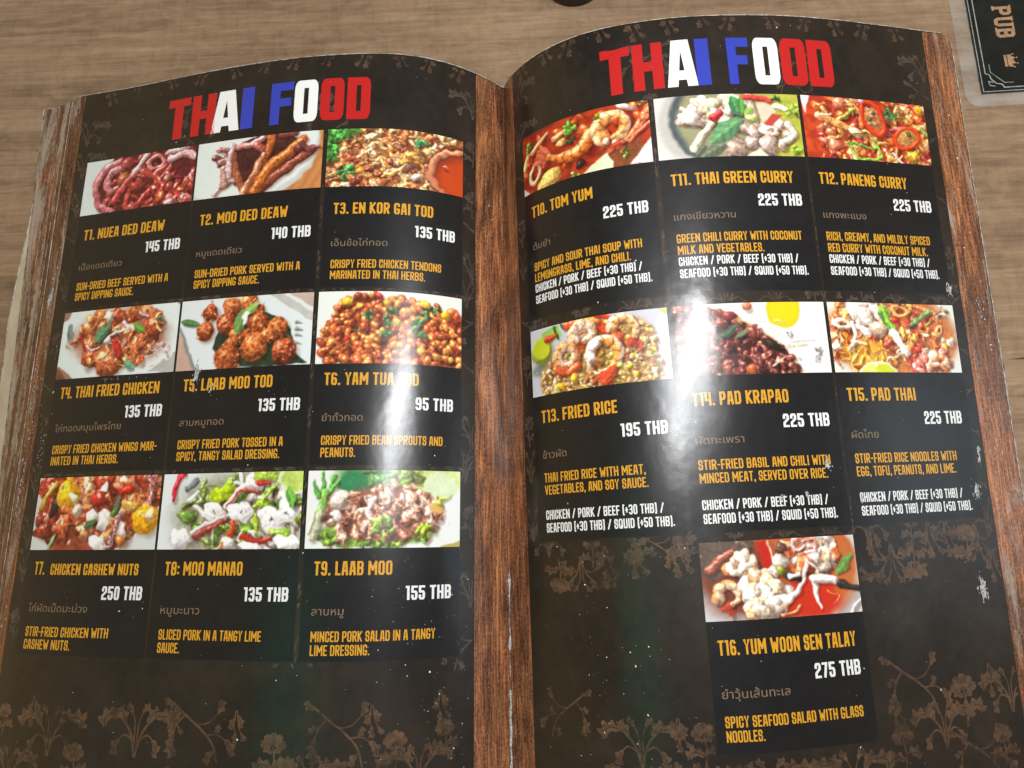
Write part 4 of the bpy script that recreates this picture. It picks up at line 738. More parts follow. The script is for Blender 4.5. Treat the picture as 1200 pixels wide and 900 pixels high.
# ---------------------------------------------------------------- lettering: a heavy condensed block alphabet drawn as strokes
O_ = [(.2, 0), (.8, 0), (1, .12), (1, .88), (.8, 1), (.2, 1), (0, .88), (0, .12), (.2, 0)]
GL = {'A': (.43, [[(0, 0), (.26, 1), (.74, 1), (1, 0)], [(.12, .28), (.88, .28)]]), 'B': (.42, [[(0, 0), (.8, 0), (1, .12), (1, .40), (.85, .52), (1, .64), (1, .88), (.8, 1), (0, 1), (0, 0)], [(0, .52), (.85, .52)]]),
 'C': (.40, [[(1, .32), (1, .12), (.8, 0), (.2, 0), (0, .12), (0, .88), (.2, 1), (.8, 1), (1, .88), (1, .68)]]), 'D': (.42, [[(0, 0), (.74, 0), (1, .15), (1, .85), (.74, 1), (0, 1), (0, 0)]]),
 'E': (.36, [[(1, 0), (0, 0), (0, 1), (1, 1)], [(0, .5), (.85, .5)]]), 'F': (.36, [[(0, 0), (0, 1), (1, 1)], [(0, .48), (.85, .48)]]), 'G': (.42, [[(.62, .42), (1, .42), (1, .12), (.8, 0), (.2, 0), (0, .12), (0, .88), (.2, 1), (.8, 1), (1, .88), (1, .78)]]),
 'H': (.43, [[(0, 0), (0, 1)], [(1, 0), (1, 1)], [(0, .5), (1, .5)]]), 'I': (.16, [[(.5, 0), (.5, 1)]]), 'J': (.36, [[(0, .3), (0, .12), (.25, 0), (.75, 0), (1, .12), (1, 1)]]), 'K': (.43, [[(0, 0), (0, 1)], [(0, .45), (1, 1)], [(.25, .55), (1, 0)]]),
 'L': (.35, [[(0, 1), (0, 0), (1, 0)]]), 'M': (.58, [[(0, 0), (0, 1)], [(1, 0), (1, 1)], [(.04, .98), (.5, .36)], [(.96, .98), (.5, .36)]]), 'N': (.46, [[(0, 0), (0, 1)], [(1, 0), (1, 1)], [(.06, .94), (.94, .06)]]), 'O': (.42, [O_]), 'P': (.41, [[(0, 0), (0, 1), (.78, 1), (1, .87), (1, .56), (.78, .43), (0, .43)]]),
 'Q': (.43, [O_, [(.6, .25), (1.0, 0)]]), 'R': (.42, [[(0, 0), (0, 1), (.78, 1), (1, .87), (1, .60), (.78, .47), (0, .47)], [(.5, .47), (1, 0)]]), 'S': (.40, [[(0, .28), (0, .12), (.2, 0), (.8, 0), (1, .12), (1, .42), (.8, .52), (.2, .52), (0, .62), (0, .88), (.2, 1), (.8, 1), (1, .88), (1, .74)]]),
 'T': (.40, [[(0, 1), (1, 1)], [(.5, 0), (.5, 1)]]), 'U': (.42, [[(0, 1), (0, .12), (.2, 0), (.8, 0), (1, .12), (1, 1)]]), 'V': (.44, [[(0, 1), (.5, .02)], [(1, 1), (.5, .02)]]), 'W': (.60, [[(0, 1), (.22, .02)], [(.22, .02), (.5, .66)], [(.5, .66), (.78, .02)], [(.78, .02), (1, 1)]]), 'X': (.42, [[(0, 0), (1, 1)], [(0, 1), (1, 0)]]),
 'Y': (.42, [[(0, 1), (.5, .45), (1, 1)], [(.5, .45), (.5, 0)]]), 'Z': (.38, [[(0, 1), (1, 1)], [(1, .97), (0, .03)], [(0, 0), (1, 0)]]), '0': (.40, [O_]), '1': (.27, [[(0, 1), (.8, 1)], [(.8, 0), (.8, 1)]]), '2': (.40, [[(0, .74), (0, .88), (.2, 1), (.8, 1), (1, .88), (1, .62), (0, .3), (0, 0), (1, 0)]]),
 '3': (.40, [[(0, .88), (.2, 1), (.8, 1), (1, .88), (1, .64), (.8, .52), (.4, .52)], [(.8, .52), (1, .4), (1, .12), (.8, 0), (.2, 0), (0, .12)]]), '4': (.40, [[(0, 1), (0, .4), (1, .4)], [(1, 1), (1, 0)]]), '5': (.40, [[(1, 1), (0, 1), (0, .58), (.8, .58), (1, .46), (1, .12), (.8, 0), (.2, 0), (0, .12), (0, .24)]]),
 '6': (.40, [[(1, .88), (.8, 1), (.2, 1), (0, .88), (0, .12), (.2, 0), (.8, 0), (1, .12), (1, .42), (.8, .54), (0, .54)]]), '7': (.38, [[(0, 1), (1, 1)], [(.95, .96), (.4, 0)]]), '8': (.41, [[(.2, 0), (.8, 0), (1, .12), (1, .42), (.82, .52), (1, .62), (1, .88), (.8, 1), (.2, 1), (0, .88), (0, .62), (.18, .52), (0, .42), (0, .12), (.2, 0)], [(.18, .52), (.82, .52)]]),
 '9': (.40, [[(0, .12), (.2, 0), (.8, 0), (1, .12), (1, .88), (.8, 1), (.2, 1), (0, .88), (0, .58), (.2, .46), (1, .46)]]), '.': (.15, [[(.5, 0), (.5, .02)]]), ',': (.15, [[(.5, .04), (.3, -.12)]]), ':': (.15, [[(.5, .1), (.5, .12)], [(.5, .62), (.5, .64)]]), '-': (.26, [[(0, .46), (1, .46)]]),
 '/': (.40, [[(0, -.02), (1, 1.02)]]), '(': (.21, [[(1, 1.06), (.3, 1.06), (.1, .92), (.1, .1), (.3, -.08), (1, -.08)]]), ')': (.21, [[(0, 1.06), (.7, 1.06), (.9, .92), (.9, .1), (.7, -.08), (0, -.08)]]), '+': (.30, [[(0, .48), (1, .48)], [(.5, .24), (.5, .72)]])}
def stroke_quads(P, sw, closed=False):
    P = [np.array(p, float) for p in P]; out = []
    if closed: P = P[:-1]
    n = len(P); segs = n if closed else n-1
    def nrm(a, b): d = b-a; d = d/(np.linalg.norm(d)+1e-12); return np.array([-d[1], d[0]])
    off = []
    for i in range(n):
        a = nrm(P[i-1], P[i]) if (closed or i > 0) else None; b = nrm(P[i], P[(i+1) % n]) if (closed or i < n-1) else None
        if a is None or b is None: v = a if b is None else b
        else:
            v = a+b; l = np.dot(v, a); v = v/max(l, .45)
        off.append(v*sw/2)
    E = [p.copy() for p in P]
    if not closed:
        d = P[0]-P[1]; E[0] += d/np.linalg.norm(d)*sw/2; d = P[-1]-P[-2]; E[-1] += d/np.linalg.norm(d)*sw/2
    for i in range(segs):
        j = (i+1) % n; out.append([E[i]+off[i], E[j]+off[j], E[j]-off[j], E[i]-off[i]])
    return out
GC = {}
def glyph(ch, sw):
    key = (ch, sw)
    if key not in GC:
        w, strokes = GL[ch]; w = max(w, sw*1.02); q = []
        for s in strokes:
            P = [(sw/2+x*(w-sw), sw/2+y*(1-sw)) for x, y in s]
            q += stroke_quads(P, sw, s[0] == s[-1])
        GC[key] = (w, *weld_polys(q))
    return GC[key]
def text_shape(txt, u0, t0, cap, width=None, sw=.15, gap=.075, u1=None, t1=None):
    adv = []; x = 0
    for ch in txt:
        if ch == ' ': adv.append(x); x += .24; continue
        adv.append(x); x += glyph(ch, sw)[0]+gap
    x -= gap; kx = (width/x) if width else cap; V = []; F = []
    for ch, a in zip(txt, adv):
        if ch == ' ': continue
        w, v, f = glyph(ch, sw); b = len(V)
        V += [(u0+(a+q[0])*kx, t0+q[1]*cap) for q in v]; F += [[b+i for i in t] for t in f]
    return V, F
def thai_shape(txt, u0, t0, width):
    cu = bpy.data.curves.new('thai_letters', 'FONT'); cu.body = txt; cu.size = 1; cu.resolution_u = 3
    ob = bpy.data.objects.new('thai_letters', cu); COL.objects.link(ob)
    dg = bpy.context.evaluated_depsgraph_get(); dg.update(); me = ob.evaluated_get(dg).to_mesh()
    V = np.array([tuple(v.co)[:2] for v in me.vertices]); F = []
    me.calc_loop_triangles()
    for t in me.loop_triangles: F.append(list(t.vertices))
    ob.evaluated_get(dg).to_mesh_clear(); bpy.data.objects.remove(ob); bpy.data.curves.remove(cu)
    x0, x1 = V[:, 0].min(), V[:, 0].max(); k = width/(x1-x0)
    return np.stack([u0+(V[:, 0]-x0)*k, t0+V[:, 1]*min(k, .0037)], -1), F

# headings THAI FOOD, one letter per colour block
HEAD = {-1: [('T', 151.27, 140.43), ('H', 139.31, 128.05), ('A', 129.40, 116.47), ('I', 115.82, 110.30), ('F', 102.68, 92.86), ('O', 92.57, 82.03), ('O', 81.40, 71.18), ('D', 70.55, 60.53)],
        1: [('T', 53.6, 64.97), ('H', 65.9, 77.4), ('A', 78.53, 90.12), ('I', 89.95, 95.2), ('F', 102.24, 110.81), ('O', 112.23, 122.94), ('O', 123.18, 134.45), ('D', 134.51, 145.70)]}
HC = [0, 0, 1, 2, 2, 1, 0, 0]
def rrect(x0, y0, x1, y1, r, left=True):
    P = []
    for cx, cy, a0 in ((x1-r, y1-r, 0), (x0+r, y1-r, 90), (x0+r, y0+r, 180), (x1-r, y0+r, 270)):
        if not left and a0 in (90, 180): P.append((x0, y1) if a0 == 90 else (x0, y0)); continue
        for k in range(5):
            a = math.radians(a0+k*22.5); P.append((cx+r*math.cos(a), cy+r*math.sin(a)))
    return P
def big_glyph(ch):
    """heavy rounded heading letters in a unit box"""
    if ch == 'T': return [[(0, .8), (1, .8), (1, 1), (0, 1)], [(.30, 0), (.70, 0), (.70, .85), (.30, .85)]]
    if ch == 'H': return [[(0, 0), (.36, 0), (.36, 1), (0, 1)], [(.64, 0), (1, 0), (1, 1), (.64, 1)], [(.3, .4), (.7, .4), (.7, .6), (.3, .6)]]
    if ch == 'A': return [[(0, 0), (.34, 0), (.55, 1), (.22, 1)], [(.66, 0), (1, 0), (.78, 1), (.45, 1)], [(.3, .14), (.7, .14), (.66, .34), (.34, .34)]]
    if ch == 'I': return [[(0, 0), (1, 0), (1, 1), (0, 1)]]
    if ch == 'F': return [[(0, 0), (.42, 0), (.42, 1), (0, 1)], [(.3, .8), (1, .8), (1, 1), (.3, 1)], [(.3, .42), (.92, .42), (.92, .62), (.3, .62)]]
    r = rrect(0, 0, 1, 1, .20, ch == 'O'); x0, x1, y0, y1 = (.40, .60, .19, .81)
    hole = [(x0, y0), (x1, y0), (x1, y1), (x0, y1)]
    # ring: split in four bands around the slot
    from bisect import bisect
    return ('ring', r, hole)
def ring_mesh(outer, hole, tf, lat):
    vs = [Vector(tf(p)) for p in outer]+[Vector(tf(p)) for p in hole]; n = len(outer)
    A = np.array([list(v) for v in vs]); 
    for x in np.arange(A[:, 0].min()+lat*.4, A[:, 0].max(), lat):
        for y in np.arange(A[:, 1].min()+lat*.4, A[:, 1].max(), lat): vs.append(Vector((x, y)))
    def loop(a): return a if sum(vs[a[i-1]][0]*vs[a[i]][1]-vs[a[i]][0]*vs[a[i-1]][1] for i in range(len(a))) > 0 else a[::-1]
    r = delaunay_2d_cdt(vs, [], [loop(list(range(n))), loop(list(range(n, n+4)))], 0, 1e-7)
    keep = [list(f) for f, o in zip(r[2], r[5]) if list(o) == [0]]
    return np.array([list(v) for v in r[0]]), keep
for side in (-1, 1):
    V = []; F = []; MI = []
    y0, y1 = (.2619, .2810) if side < 0 else (.2620, .2820)
    for (ch, a, b), ci in zip(HEAD[side], HC):
        ua, ub = side*a/1e3, side*b/1e3
        if ci != 2 and ch == 'O' or ch == 'D': ub = ub
        sl = .022 if side > 0 else .0
        if ch in 'OD': ua, ub = ua+(ub-ua)*.03, ub-(ub-ua)*.03
        tf = lambda p: (ua+(ub-ua)*p[0]+(p[1]-.5)*sl*0, y0+(y1-y0)*p[1])
        g = big_glyph(ch)
        v, f = ring_mesh(g[1], g[2], tf, .0014) if g[0] == 'ring' else weld_polys([[tf(p) for p in P] for P in g], .0014)
        k = len(V); V += v.tolist(); F += [[k+i for i in t] for t in f]; MI += [ci]*len(f)
    ink('heading', side, V, F, 1.0e-4, [M['red'], M['hwhite'], M['blue']], PAGE[side], MI)

# ---------------------------------------------------------------- dish panels
# number, what it shows, title, price, thai, description lines, add-on lines and their measured widths in mm
DISH = [
 (1, 'dark red beef strips on a white plate', [('T1. NUEA DED DEAW', 39.8)], ('145 THB', 16.3), ('เนื้อแดดเดียว', 21.5), [('SUN-DRIED BEEF SERVED WITH A', 44.3), ('SPICY DIPPING SAUCE.', 28.8)], []),
 (2, 'long brown pork strips on a white plate', [('T2. MOO DED DEAW', 38.3)], ('140 THB', 16.1), ('หมูแดดเดียว', 20.1), [('SUN-DRIED PORK SERVED WITH A', 44.8), ('SPICY DIPPING SAUCE.', 28.4)], []),
 (3, 'fried chicken pieces beside a bowl of red sauce', [('T3. EN KOR GAI TOD', 38.8)], ('135 THB', 16.3), ('เอ็นข้อไก่ทอด', 21.5), [('CRISPY FRIED CHICKEN TENDONS', 42.4), ('MARINATED IN THAI HERBS.', 36.1)], []),
 (4, 'fried chicken wings with herbs on a white plate', [('T4. THAI FRIED CHICKEN', 45.9)], ('135 THB', 16.3), ('ไก่ทอดสมุนไพรไทย', 31.1), [('CRISPY FRIED CHICKEN WINGS MAR-', 47.5), ('INATED IN THAI HERBS.', 31.5)], []),
 (5, 'brown fried meatballs with a green leaf', [('T5. LAAB MOO TOD', 37.0)], ('135 THB', 16.3), ('ลาบหมูทอด', 18.5), [('CRISPY FRIED PORK TOSSED IN A', 42.6), ('SPICY, TANGY SALAD DRESSING.', 41.6)], []),
 (6, 'heap of glossy fried peanuts', [('T6. YAM TUA TOD', 34.5)], ('95 THB', 14.5), ('ยำถั่วทอด', 14.8), [('CRISPY FRIED BEAN SPROUTS AND', 44.0), ('PEANUTS.', 12.5)], []),
 (7, 'chicken with yellow peppers and cashew nuts', [('T7.', 4.9), ('CHICKEN CASHEW NUTS', 37.8)], ('250 THB', 16.4), ('ไก่ผัดเม็ดมะม่วง', 26.7), [('STIR-FRIED CHICKEN WITH', 36.3), ('CASHEW NUTS.', 21.2)], []),
 (8, 'sliced pork with lime and green herbs', [('T8: MOO MANAO', 30.6)], ('135 THB', 16.4), ('หมูมะนาว', 15.3), [('SLICED PORK IN A TANGY LIME', 39.3), ('SAUCE.', 8.6)], []),
 (9, 'minced pork salad on lettuce', [('T9. LAAB MOO', 26.8)], ('155 THB', 16.4), ('ลาบหมู', 11.0), [('MINCED PORK SALAD IN A TANGY', 42.3), ('LIME DRESSING.', 20.0)], []),
 (10, 'red prawn soup', [('T10. TOM YUM', 27.4)], ('225 THB', 16.7), ('ต้มยำ', 8.5), [('SPICY AND SOUR THAI SOUP WITH', 44.3), ('LEMONGRASS, LIME, AND CHILI.', 39.9)], [('CHICKEN / PORK / BEEF (+30 THB) /', 43.7), ('SEAFOOD (+30 THB) / SQUID (+50 THB).', 46.9)]),
 (11, 'green curry with basil leaves in a bowl', [('T11. THAI GREEN CURRY', 46.3)], ('225 THB', 17.1), ('แกงเขียวหวาน', 22.6), [('GREEN CHILI CURRY WITH COCONUT', 46.9), ('MILK AND VEGETABLES.', 31.7)], [('CHICKEN / PORK / BEEF (+30 THB) /', 44.5), ('SEAFOOD (+30 THB) / SQUID (+50 THB).', 47.8)]),
 (12, 'red curry with rings of red chilli', [('T12. PANENG CURRY', 38.8)], ('225 THB', 17.3), ('แกงพะแนง', 18.4), [('RICH, CREAMY, AND MILDLY SPICED', 45.8), ('RED CURRY WITH COCONUT MILK.', 44.1)], [('CHICKEN / PORK / BEEF (+30 THB) /', 44.4), ('SEAFOOD (+30 THB) / SQUID (+50 THB).', 47.9)]),
 (13, 'fried rice with prawns and half a lime', [('T13. FRIED RICE', 30.8)], ('195 THB', 16.2), ('ข้าวผัด', 10.5), [('THAI FRIED RICE WITH MEAT,', 39.0), ('VEGETABLES, AND SOY SAUCE.', 39.6)], [('CHICKEN / PORK / BEEF (+30 THB) /', 44.1), ('SEAFOOD (+30 THB) / SQUID (+50 THB).', 47.3)]),
 (14, 'dark minced meat beside a fried egg', [('T14. PAD KRAPAO', 34.2)], ('225 THB', 17.5), ('ผัดกะเพรา', 16.7), [('STIR-FRIED BASIL AND CHILI WITH', 47.1), ('MINCED MEAT, SERVED OVER RICE.', 45.6)], [('CHICKEN / PORK / BEEF (+30 THB) /', 44.5), ('SEAFOOD (+30 THB) / SQUID (+50 THB).', 47.4)]),
 (15, 'orange noodles with spring onion and lime', [('T15. PAD THAI', 29.5)], ('225 THB', 16.6), ('ผัดไทย', 11.1), [('STIR-FRIED RICE NOODLES WITH', 44.0), ('EGG, TOFU, PEANUTS, AND LIME.', 43.0)], [('CHICKEN / PORK / BEEF (+30 THB) /', 44.4), ('SEAFOOD (+30 THB) / SQUID (+50 THB).', 47.8)]),
 (16, 'white seafood salad in red broth', [('T16. YUM WOON SEN TALAY', 47.5)], ('275 THB', 16.6), ('ยำวุ้นเส้นทะเล', 22.3), [('SPICY SEAFOOD SALAD WITH GLASS', 47.1), ('NOODLES.', 12.2)], [])]
# measured rows: photo top, photo bottom, title, price, thai, first line, second line, add-on lines, panel bottom (mm up the page)
ROW = {0: (257.6, 232.4, 220.8, 211.9, 207.4, 198.4, 194.0, None, None, 190.9), 1: (189.0, 160.9, 152.8, 143.8, 139.5, 130.8, 126.4, None, None, 123.6), 2: (121.6, 94.6, 85.6, 77.0, 72.5, 63.9, 59.5, None, None, 57.6),
       3: (257.9, 232.2, 221.4, 212.3, 207.8, 198.9, 194.4, 190.1, 185.5, 179.6), 4: (175.1, 149.0, 138.6, 129.9, 125.3, 116.5, 112.0, 103.1, 98.5, 95.6), 5: (92.4, 67.2, 56.6, 47.7, 43.5, 34.8, 30.5, None, None, 27.0)}
COLU = {0: (-190.4, -135.3, -186.6, -138.5), 1: (-134.3, -79.1, -130.2, -82.0), 2: (-77.2, -22.1, -73.4, -25.4), 3: (15.75, 70.5, 19.5, 67.2), 4: (72.6, 128.4, 76.3, 125.0), 5: (129.8, 185.2, 133.3, 182.0), 6: (73.9, 128.5, 77.0, 125.0)}
for n, what, title, price, thai, desc, adds in DISH:
    side = -1 if n < 10 else 1; pg = PAGE[side]
    row = (n-1)//3 if n < 10 else 3+(n-10)//3; ci = (n-1) % 3 if n < 10 else (6 if n == 16 else 3+(n-10) % 3)
    pt_, pb_, yt, yp, yh, yd1, yd2, ya1, ya2, yb = [None if v is None else v/1e3 for v in ROW[row]]; c0, c1, ml, mr = [v/1e3 for v in COLU[ci]]
    a, b = (side*c0, side*c1)
    pan = tag(sheet('dish_panel', side, a, b, yb, pb_, 5e-5, M['panel'], menu, .002), 'blue black panel T%d under the photo of %s' % (n, what))
    # the photograph, printed edge to edge above the panel
    im = DISHES[n-1](); U, T = np.meshgrid(np.linspace(c0, c1, PW), np.linspace(pt_, pb_, PH))
    p, nr = on_page(side, side*U.ravel(), T.ravel(), 8e-5)
    f = grid_faces(PW, PH, True)
    ph = mesh_obj('dish_photo', p, f, M['photo'], pan, nr, np.stack([U.ravel(), T.ravel()], -1))
    lin = np.where(im <= .04045, im/12.92, ((im+.055)/1.055)**2.4)*.88
    rgba = np.ones((PH*PW, 4), np.float32); rgba[:, :3] = lin.reshape(-1, 3)
    at = ph.data.color_attributes.new('print', 'FLOAT_COLOR', 'POINT'); at.data.foreach_set('color', rgba.ravel())
    tag(ph, 'printed photo of '+what)
    H3 = 9e-5
    V, F = text_shape(title[0][0], ml, yt, .0047, title[0][1]/1e3, .15)
    if len(title) > 1:
        v, q = text_shape(title[1][0], ml+.0078, yt, .0040, title[1][1]/1e3, .15); F += [[len(V)+i for i in t] for t in q]; V += v
    ink('dish_name', side, V, F, H3, M['gold'], pan)
    ink('price', side, *text_shape(price[0], mr-price[1]/1e3, yp, .0047, price[1]/1e3, .155), H3, M['white'], pan)
    ink('thai_name', side, *thai_shape(thai[0], ml-.0002, yh, thai[1]/1e3), H3, M['thai'], pan)
    V, F = [], []
    for (tx, w), y in zip(desc, (yd1, yd2)):
        v, q = text_shape(tx, ml, y, .0034, w/1e3, .135); F += [[len(V)+i for i in t] for t in q]; V += v
    ink('description', side, V, F, H3, M['gold'], pan)
    if adds:
        V, F = [], []
        for (tx, w), y in zip(adds, (ya1, ya2)):
            v, q = text_shape(tx, ml, y, .0033, w/1e3, .142); F += [[len(V)+i for i in t] for t in q]; V += v
        ink('add_on_prices', side, V, F, H3, M['white'], pan)

# ---------------------------------------------------------------- scrolling acanthus ornament
def curve_pts(P, k=7):
    P = np.array(P, float); Q = [2*P[0]-P[1]]+list(P)+[2*P[-1]-P[-2]]; out = []
    for i in range(1, len(Q)-2):
        for t in np.linspace(0, 1, k, endpoint=False):
            a, b, c, d = Q[i-1], Q[i], Q[i+1], Q[i+2]; out.append(.5*((2*b)+(-a+c)*t+(2*a-5*b+4*c-d)*t*t+(-a+3*b-3*c+d)*t**3))
    return np.array(out+[P[-1]])
def o_stem(P, w0, w1):
    P = curve_pts(P); d = np.gradient(P, axis=0); d /= np.linalg.norm(d, axis=1, keepdims=True); nn = np.stack([-d[:, 1], d[:, 0]], -1); w = np.linspace(w0, w1, len(P))[:, None]/2
    a, b = P+nn*w, P-nn*w; return [[a[i], a[i+1], b[i+1], b[i]] for i in range(len(P)-1)]
def o_leaf(x, y, ang, ln, wd, lobes=4, curl=.0):
    """an acanthus leaf: two lobed halves along a curling midrib with a thin dark vein between them"""
    n = 7*lobes+2; out = []; th = 0; ln *= 1.12; px = py = 0.0; R = []
    for i in range(n+1):
        t = i/n; th = curl*5.0*t*t; R.append((px, py, th)); px += math.cos(th)*ln/n; py += math.sin(th)*ln/n
    for sg in (-1, 1):
        for i in range(n):
            q = []
            for j in (i, i+1):
                t = j/n; ph = (t*lobes+(.0 if sg > 0 else .35)) % 1.0
                w = wd*.56*math.sin(math.pi*min(1, .06+t*.94))**.7*(.28+.72*(1-ph)**.9) if t < 1 else 0.0
                X, Y, a = R[j]; e = wd*.025
                q.append(((X-math.sin(a)*sg*e, Y+math.cos(a)*sg*e), (X-math.sin(a)*sg*(e+w)+math.cos(a)*w*.85, Y+math.cos(a)*sg*(e+w)+math.sin(a)*w*.85)))
            out.append([q[0][0], q[1][0], q[1][1], q[0][1]])
    ca, sa = math.cos(ang), math.sin(ang)
    return [[(x+p[0]*ca-p[1]*sa, y+p[0]*sa+p[1]*ca) for p in P] for P in out]
def o_flower(x, y, ang, r, n=5, spread=2.6):
    out = []
    for k in range(n):
        a = ang+(k-(n-1)/2)*spread/max(1, n-1); c, s = math.cos(a), math.sin(a); w = r*.24
        P = [(r*.12, 0), (r*.5, w), (r*.82, w*1.05), (r, w*.45), (r*.93, 0), (r, -w*.45), (r*.82, -w*1.05), (r*.5, -w)]
        out.append([(x+p*c-q*s, y+p*s+q*c) for p, q in P])
    return out
def xf(polys, x, y, sx, sy): return [[(x+p[0]*sx, y+p[1]*sy) for p in P] for P in polys]
rg = random.Random(7)
def motif_a():   # two stems parting from a common foot, each rolling over into an acanthus leaf
    o = []
    for sg in (-1, 1):
        f = (lambda a: a) if sg > 0 else (lambda a: math.pi-a)
        o += o_stem([(0, -1), (sg*2.2, 6), (sg*6.5, 10.5), (sg*9.5, 10.2)], 1.0, .6)+o_leaf(sg*7, 10.6, f(.35), 7.5, 5.2, 4, -.55*sg)+o_leaf(sg*4.2, 8.6, f(1.25), 5.5, 3.8, 3, -.3*sg)
        o += o_stem([(sg*1.2, 4), (sg*4.5, 5.5), (sg*7, 3.6)], .8, .4)+o_leaf(sg*6.3, 4.2, f(-.75), 5, 3.4, 3, -.5*sg)
        o += o_stem([(sg*.5, 2), (sg*.8, 9), (sg*2.6, 13)], .7, .3)+o_leaf(sg*1.9, 11.8, f(1.1), 3.4, 2.6, 3, -.3*sg)
    return o
def motif_b():   # long branch with small leaves and one bloom
    o = o_stem([(-10, 14), (-4, 9.5), (1, 6), (6, 1), (8, -5)], .95, .6)
    o += o_stem([(-1, 7), (4, 8), (8, 12)], .6, .3)+o_leaf(7, 10.6, 1.0, 4.5, 3.2, 3, .3)
    o += o_stem([(3, 4), (8, 4), (12, 1)], .6, .3)+o_leaf(10, 2.8, -.6, 5.5, 3.8, 3, -.35)+o_leaf(6, 4.2, .8, 3.4, 2.4, 3, .2)
    o += o_stem([(-5, 10), (-8, 6), (-9.4, 0)], .7, .4)+o_leaf(-8.8, 3.5, -1.9, 6.5, 4.4, 4, .4)+o_leaf(-9, 13, 2.9, 4, 2.8, 3, -.3)+o_leaf(-7.4, 7.5, 3.3, 3.5, 2.4, 3, .3)
    return o+o_leaf(6.6, -1, -2.6, 4.5, 3.0, 3, .4)
def motif_c():   # standing bloom on a stalk
    o = o_stem([(0, -4), (.6, 2), (0, 7)], .9, .6)+o_flower(0, 6.5, math.pi/2, 5, 5, 2.6)
    for sg in (-1, 1): o += o_leaf(0, sg*.4, math.pi/2-sg*1.0, 7, 4.2, 4, sg*-.5)+o_leaf(0, 4.8, math.pi/2-sg*1.25, 4.2, 2.8, 3, sg*.4)
    return o
def motif_d():   # hanging sprig
    o = o_stem([(0, 0), (-.6, -5), (.4, -10)], .7, .35)+o_stem([(.6, 0), (1.6, -6), (3.4, -10)], .6, .3)+o_leaf(0, -3, -2.3, 5, 3.2, 3, .35)+o_leaf(.8, -2, -.8, 5, 3.2, 3, -.35)
    return o+o_leaf(.3, -8.6, -1.7, 4.2, 3, 3, .2)+o_leaf(3, -9, -1.0, 3.2, 2.4, 3, .2)
MOT = [motif_a(), motif_b(), motif_c(), motif_d()]
def ornament(side, items, single=None):
    V, F = [], []
    for k, u, t, sx, sy in items:
        v, f = weld_polys(xf(MOT[k], u, t, sx*.86, sy*.86), 2.2)
        v = v/1e3; ok = (side*v[:, 0] > WI[side]+.0004) & (side*v[:, 0] < WO[side]-.0004) & (v[:, 1] < TT-.0006) & (v[:, 1] > TB+.0005)
        # keep clear of the panels and photographs
        for (cu, rws) in (((0, (0, 1, 2)), (1, (0, 1, 2)), (2, (0, 1, 2))) if side < 0 else ((3, (3, 4)), (4, (3, 4)), (5, (3, 4)), (6, (5,)))):
            for rw in rws:
                a, b = COLU[cu][0]/1e3-.0003, COLU[cu][1]/1e3+.0003; lo, hi = ROW[rw][-1]/1e3-.0003, ROW[rw][0]/1e3+.0003
                ok &= ~((v[:, 0] > a) & (v[:, 0] < b) & (v[:, 1] > lo) & (v[:, 1] < hi))
        f = [t_ for t_ in f if all(ok[i] for i in t_)]
        if single and len(f) > 12: ink(single, side, v, f, 2.5e-5+1e-6*(len(COL.objects) % 9), M['floral'], PAGE[side])
        elif not single: b = len(V); V += v.tolist(); F += [[b+i for i in t_] for t_ in f]
    if F: tag(ink('gutter_foliage', side, V, F, 2.2e-5, M['faint'], PAGE[side]), kind='stuff')
def rand_items(side, lo, hi, t, kinds, step, s=(.8, 1.1)):
    out = []; u = lo
    while u < hi:
        k = rg.choice(kinds); z = rg.uniform(*s); out.append((k, side*u, t+rg.uniform(-1.5, 1.5), z*rg.choice((-1, 1)), z)); u += step*rg.uniform(.85, 1.15)
    return out
L_it = [(0, -169, 26, 1.15, 1.2), (2, -191, 33, .8, .8), (0, -135, 27, 1.15, 1.25), (1, -112, 30, 1.2, 1.15), (2, -84, 25, 1.1, 1.1), (1, -62, 30, 1.1, 1.15), (2, -44, 26, 1.0, 1.0), (3, -29, 47, .9, .9), (2, -27, 29, .9, .9), (0, -150, 3, 1.2, 1.2), (1, -95, 4, 1.2, 1.2), (0, -50, 3, 1.2, 1.2)]
L_it += [(3, -178, 44, .9, .9), (2, -158, 20, 1, 1), (3, -122, 44, 1, 1), (0, -72, 16, 1, 1), (3, -98, 42, .9, .9), (0, -36, 18, 1, 1), (2, -122, 14, 1, 1), (0, -185, 14, 1, 1), (3, -52, 44, .9, .9)]
L_it += rand_items(-1, 24, 192, 296, (3,), 15, (.75, 1.0))
R_it = [(0, 33, 88, 1.0, -.8), (3, 52, 94, 1.1, 1.1), (3, 66, 95, 1.2, 1.2), (2, 70, 27, 1.0, 1.0), (0, 50, 24, 1.1, 1.1), (1, 24, 34, -.9, .9), (0, 30, 6, 1.1, 1.1), (0, 143, 88, 1.15, -1.0), (3, 136, 94, 1.0, 1.1), (3, 160, 95, 1.4, 1.1), (2, 176, 84, 1.1, 1.0), (1, 146, 37, 1.2, 1.15), (2, 166, 31, 1.4, 1.3), (0, 186, 30, 1.0, 1.1), (2, 138, 20, 1.1, 1.1), (0, 118, 10, 1.2, 1.2), (0, 90, 10, 1.2, 1.2), (1, 170, 12, 1.2, 1.1)]
R_it += [(2, 24, 86, 1, -.9), (3, 42, 93, 1, 1), (1, 60, 88, .9, .8), (2, 152, 86, 1, -1), (3, 168, 95, 1.1, 1.1), (0, 181, 92, .9, -.9), (3, 186, 84, 1, 1), (2, 40, 14, 1, 1), (0, 64, 12, 1, 1), (3, 62, 38, .9, .9), (0, 156, 22, 1.1, 1.1), (2, 180, 16, 1, 1), (3, 178, 46, 1, 1), (3, 136, 40, .9, .9), (2, 106, 12, 1, 1)]
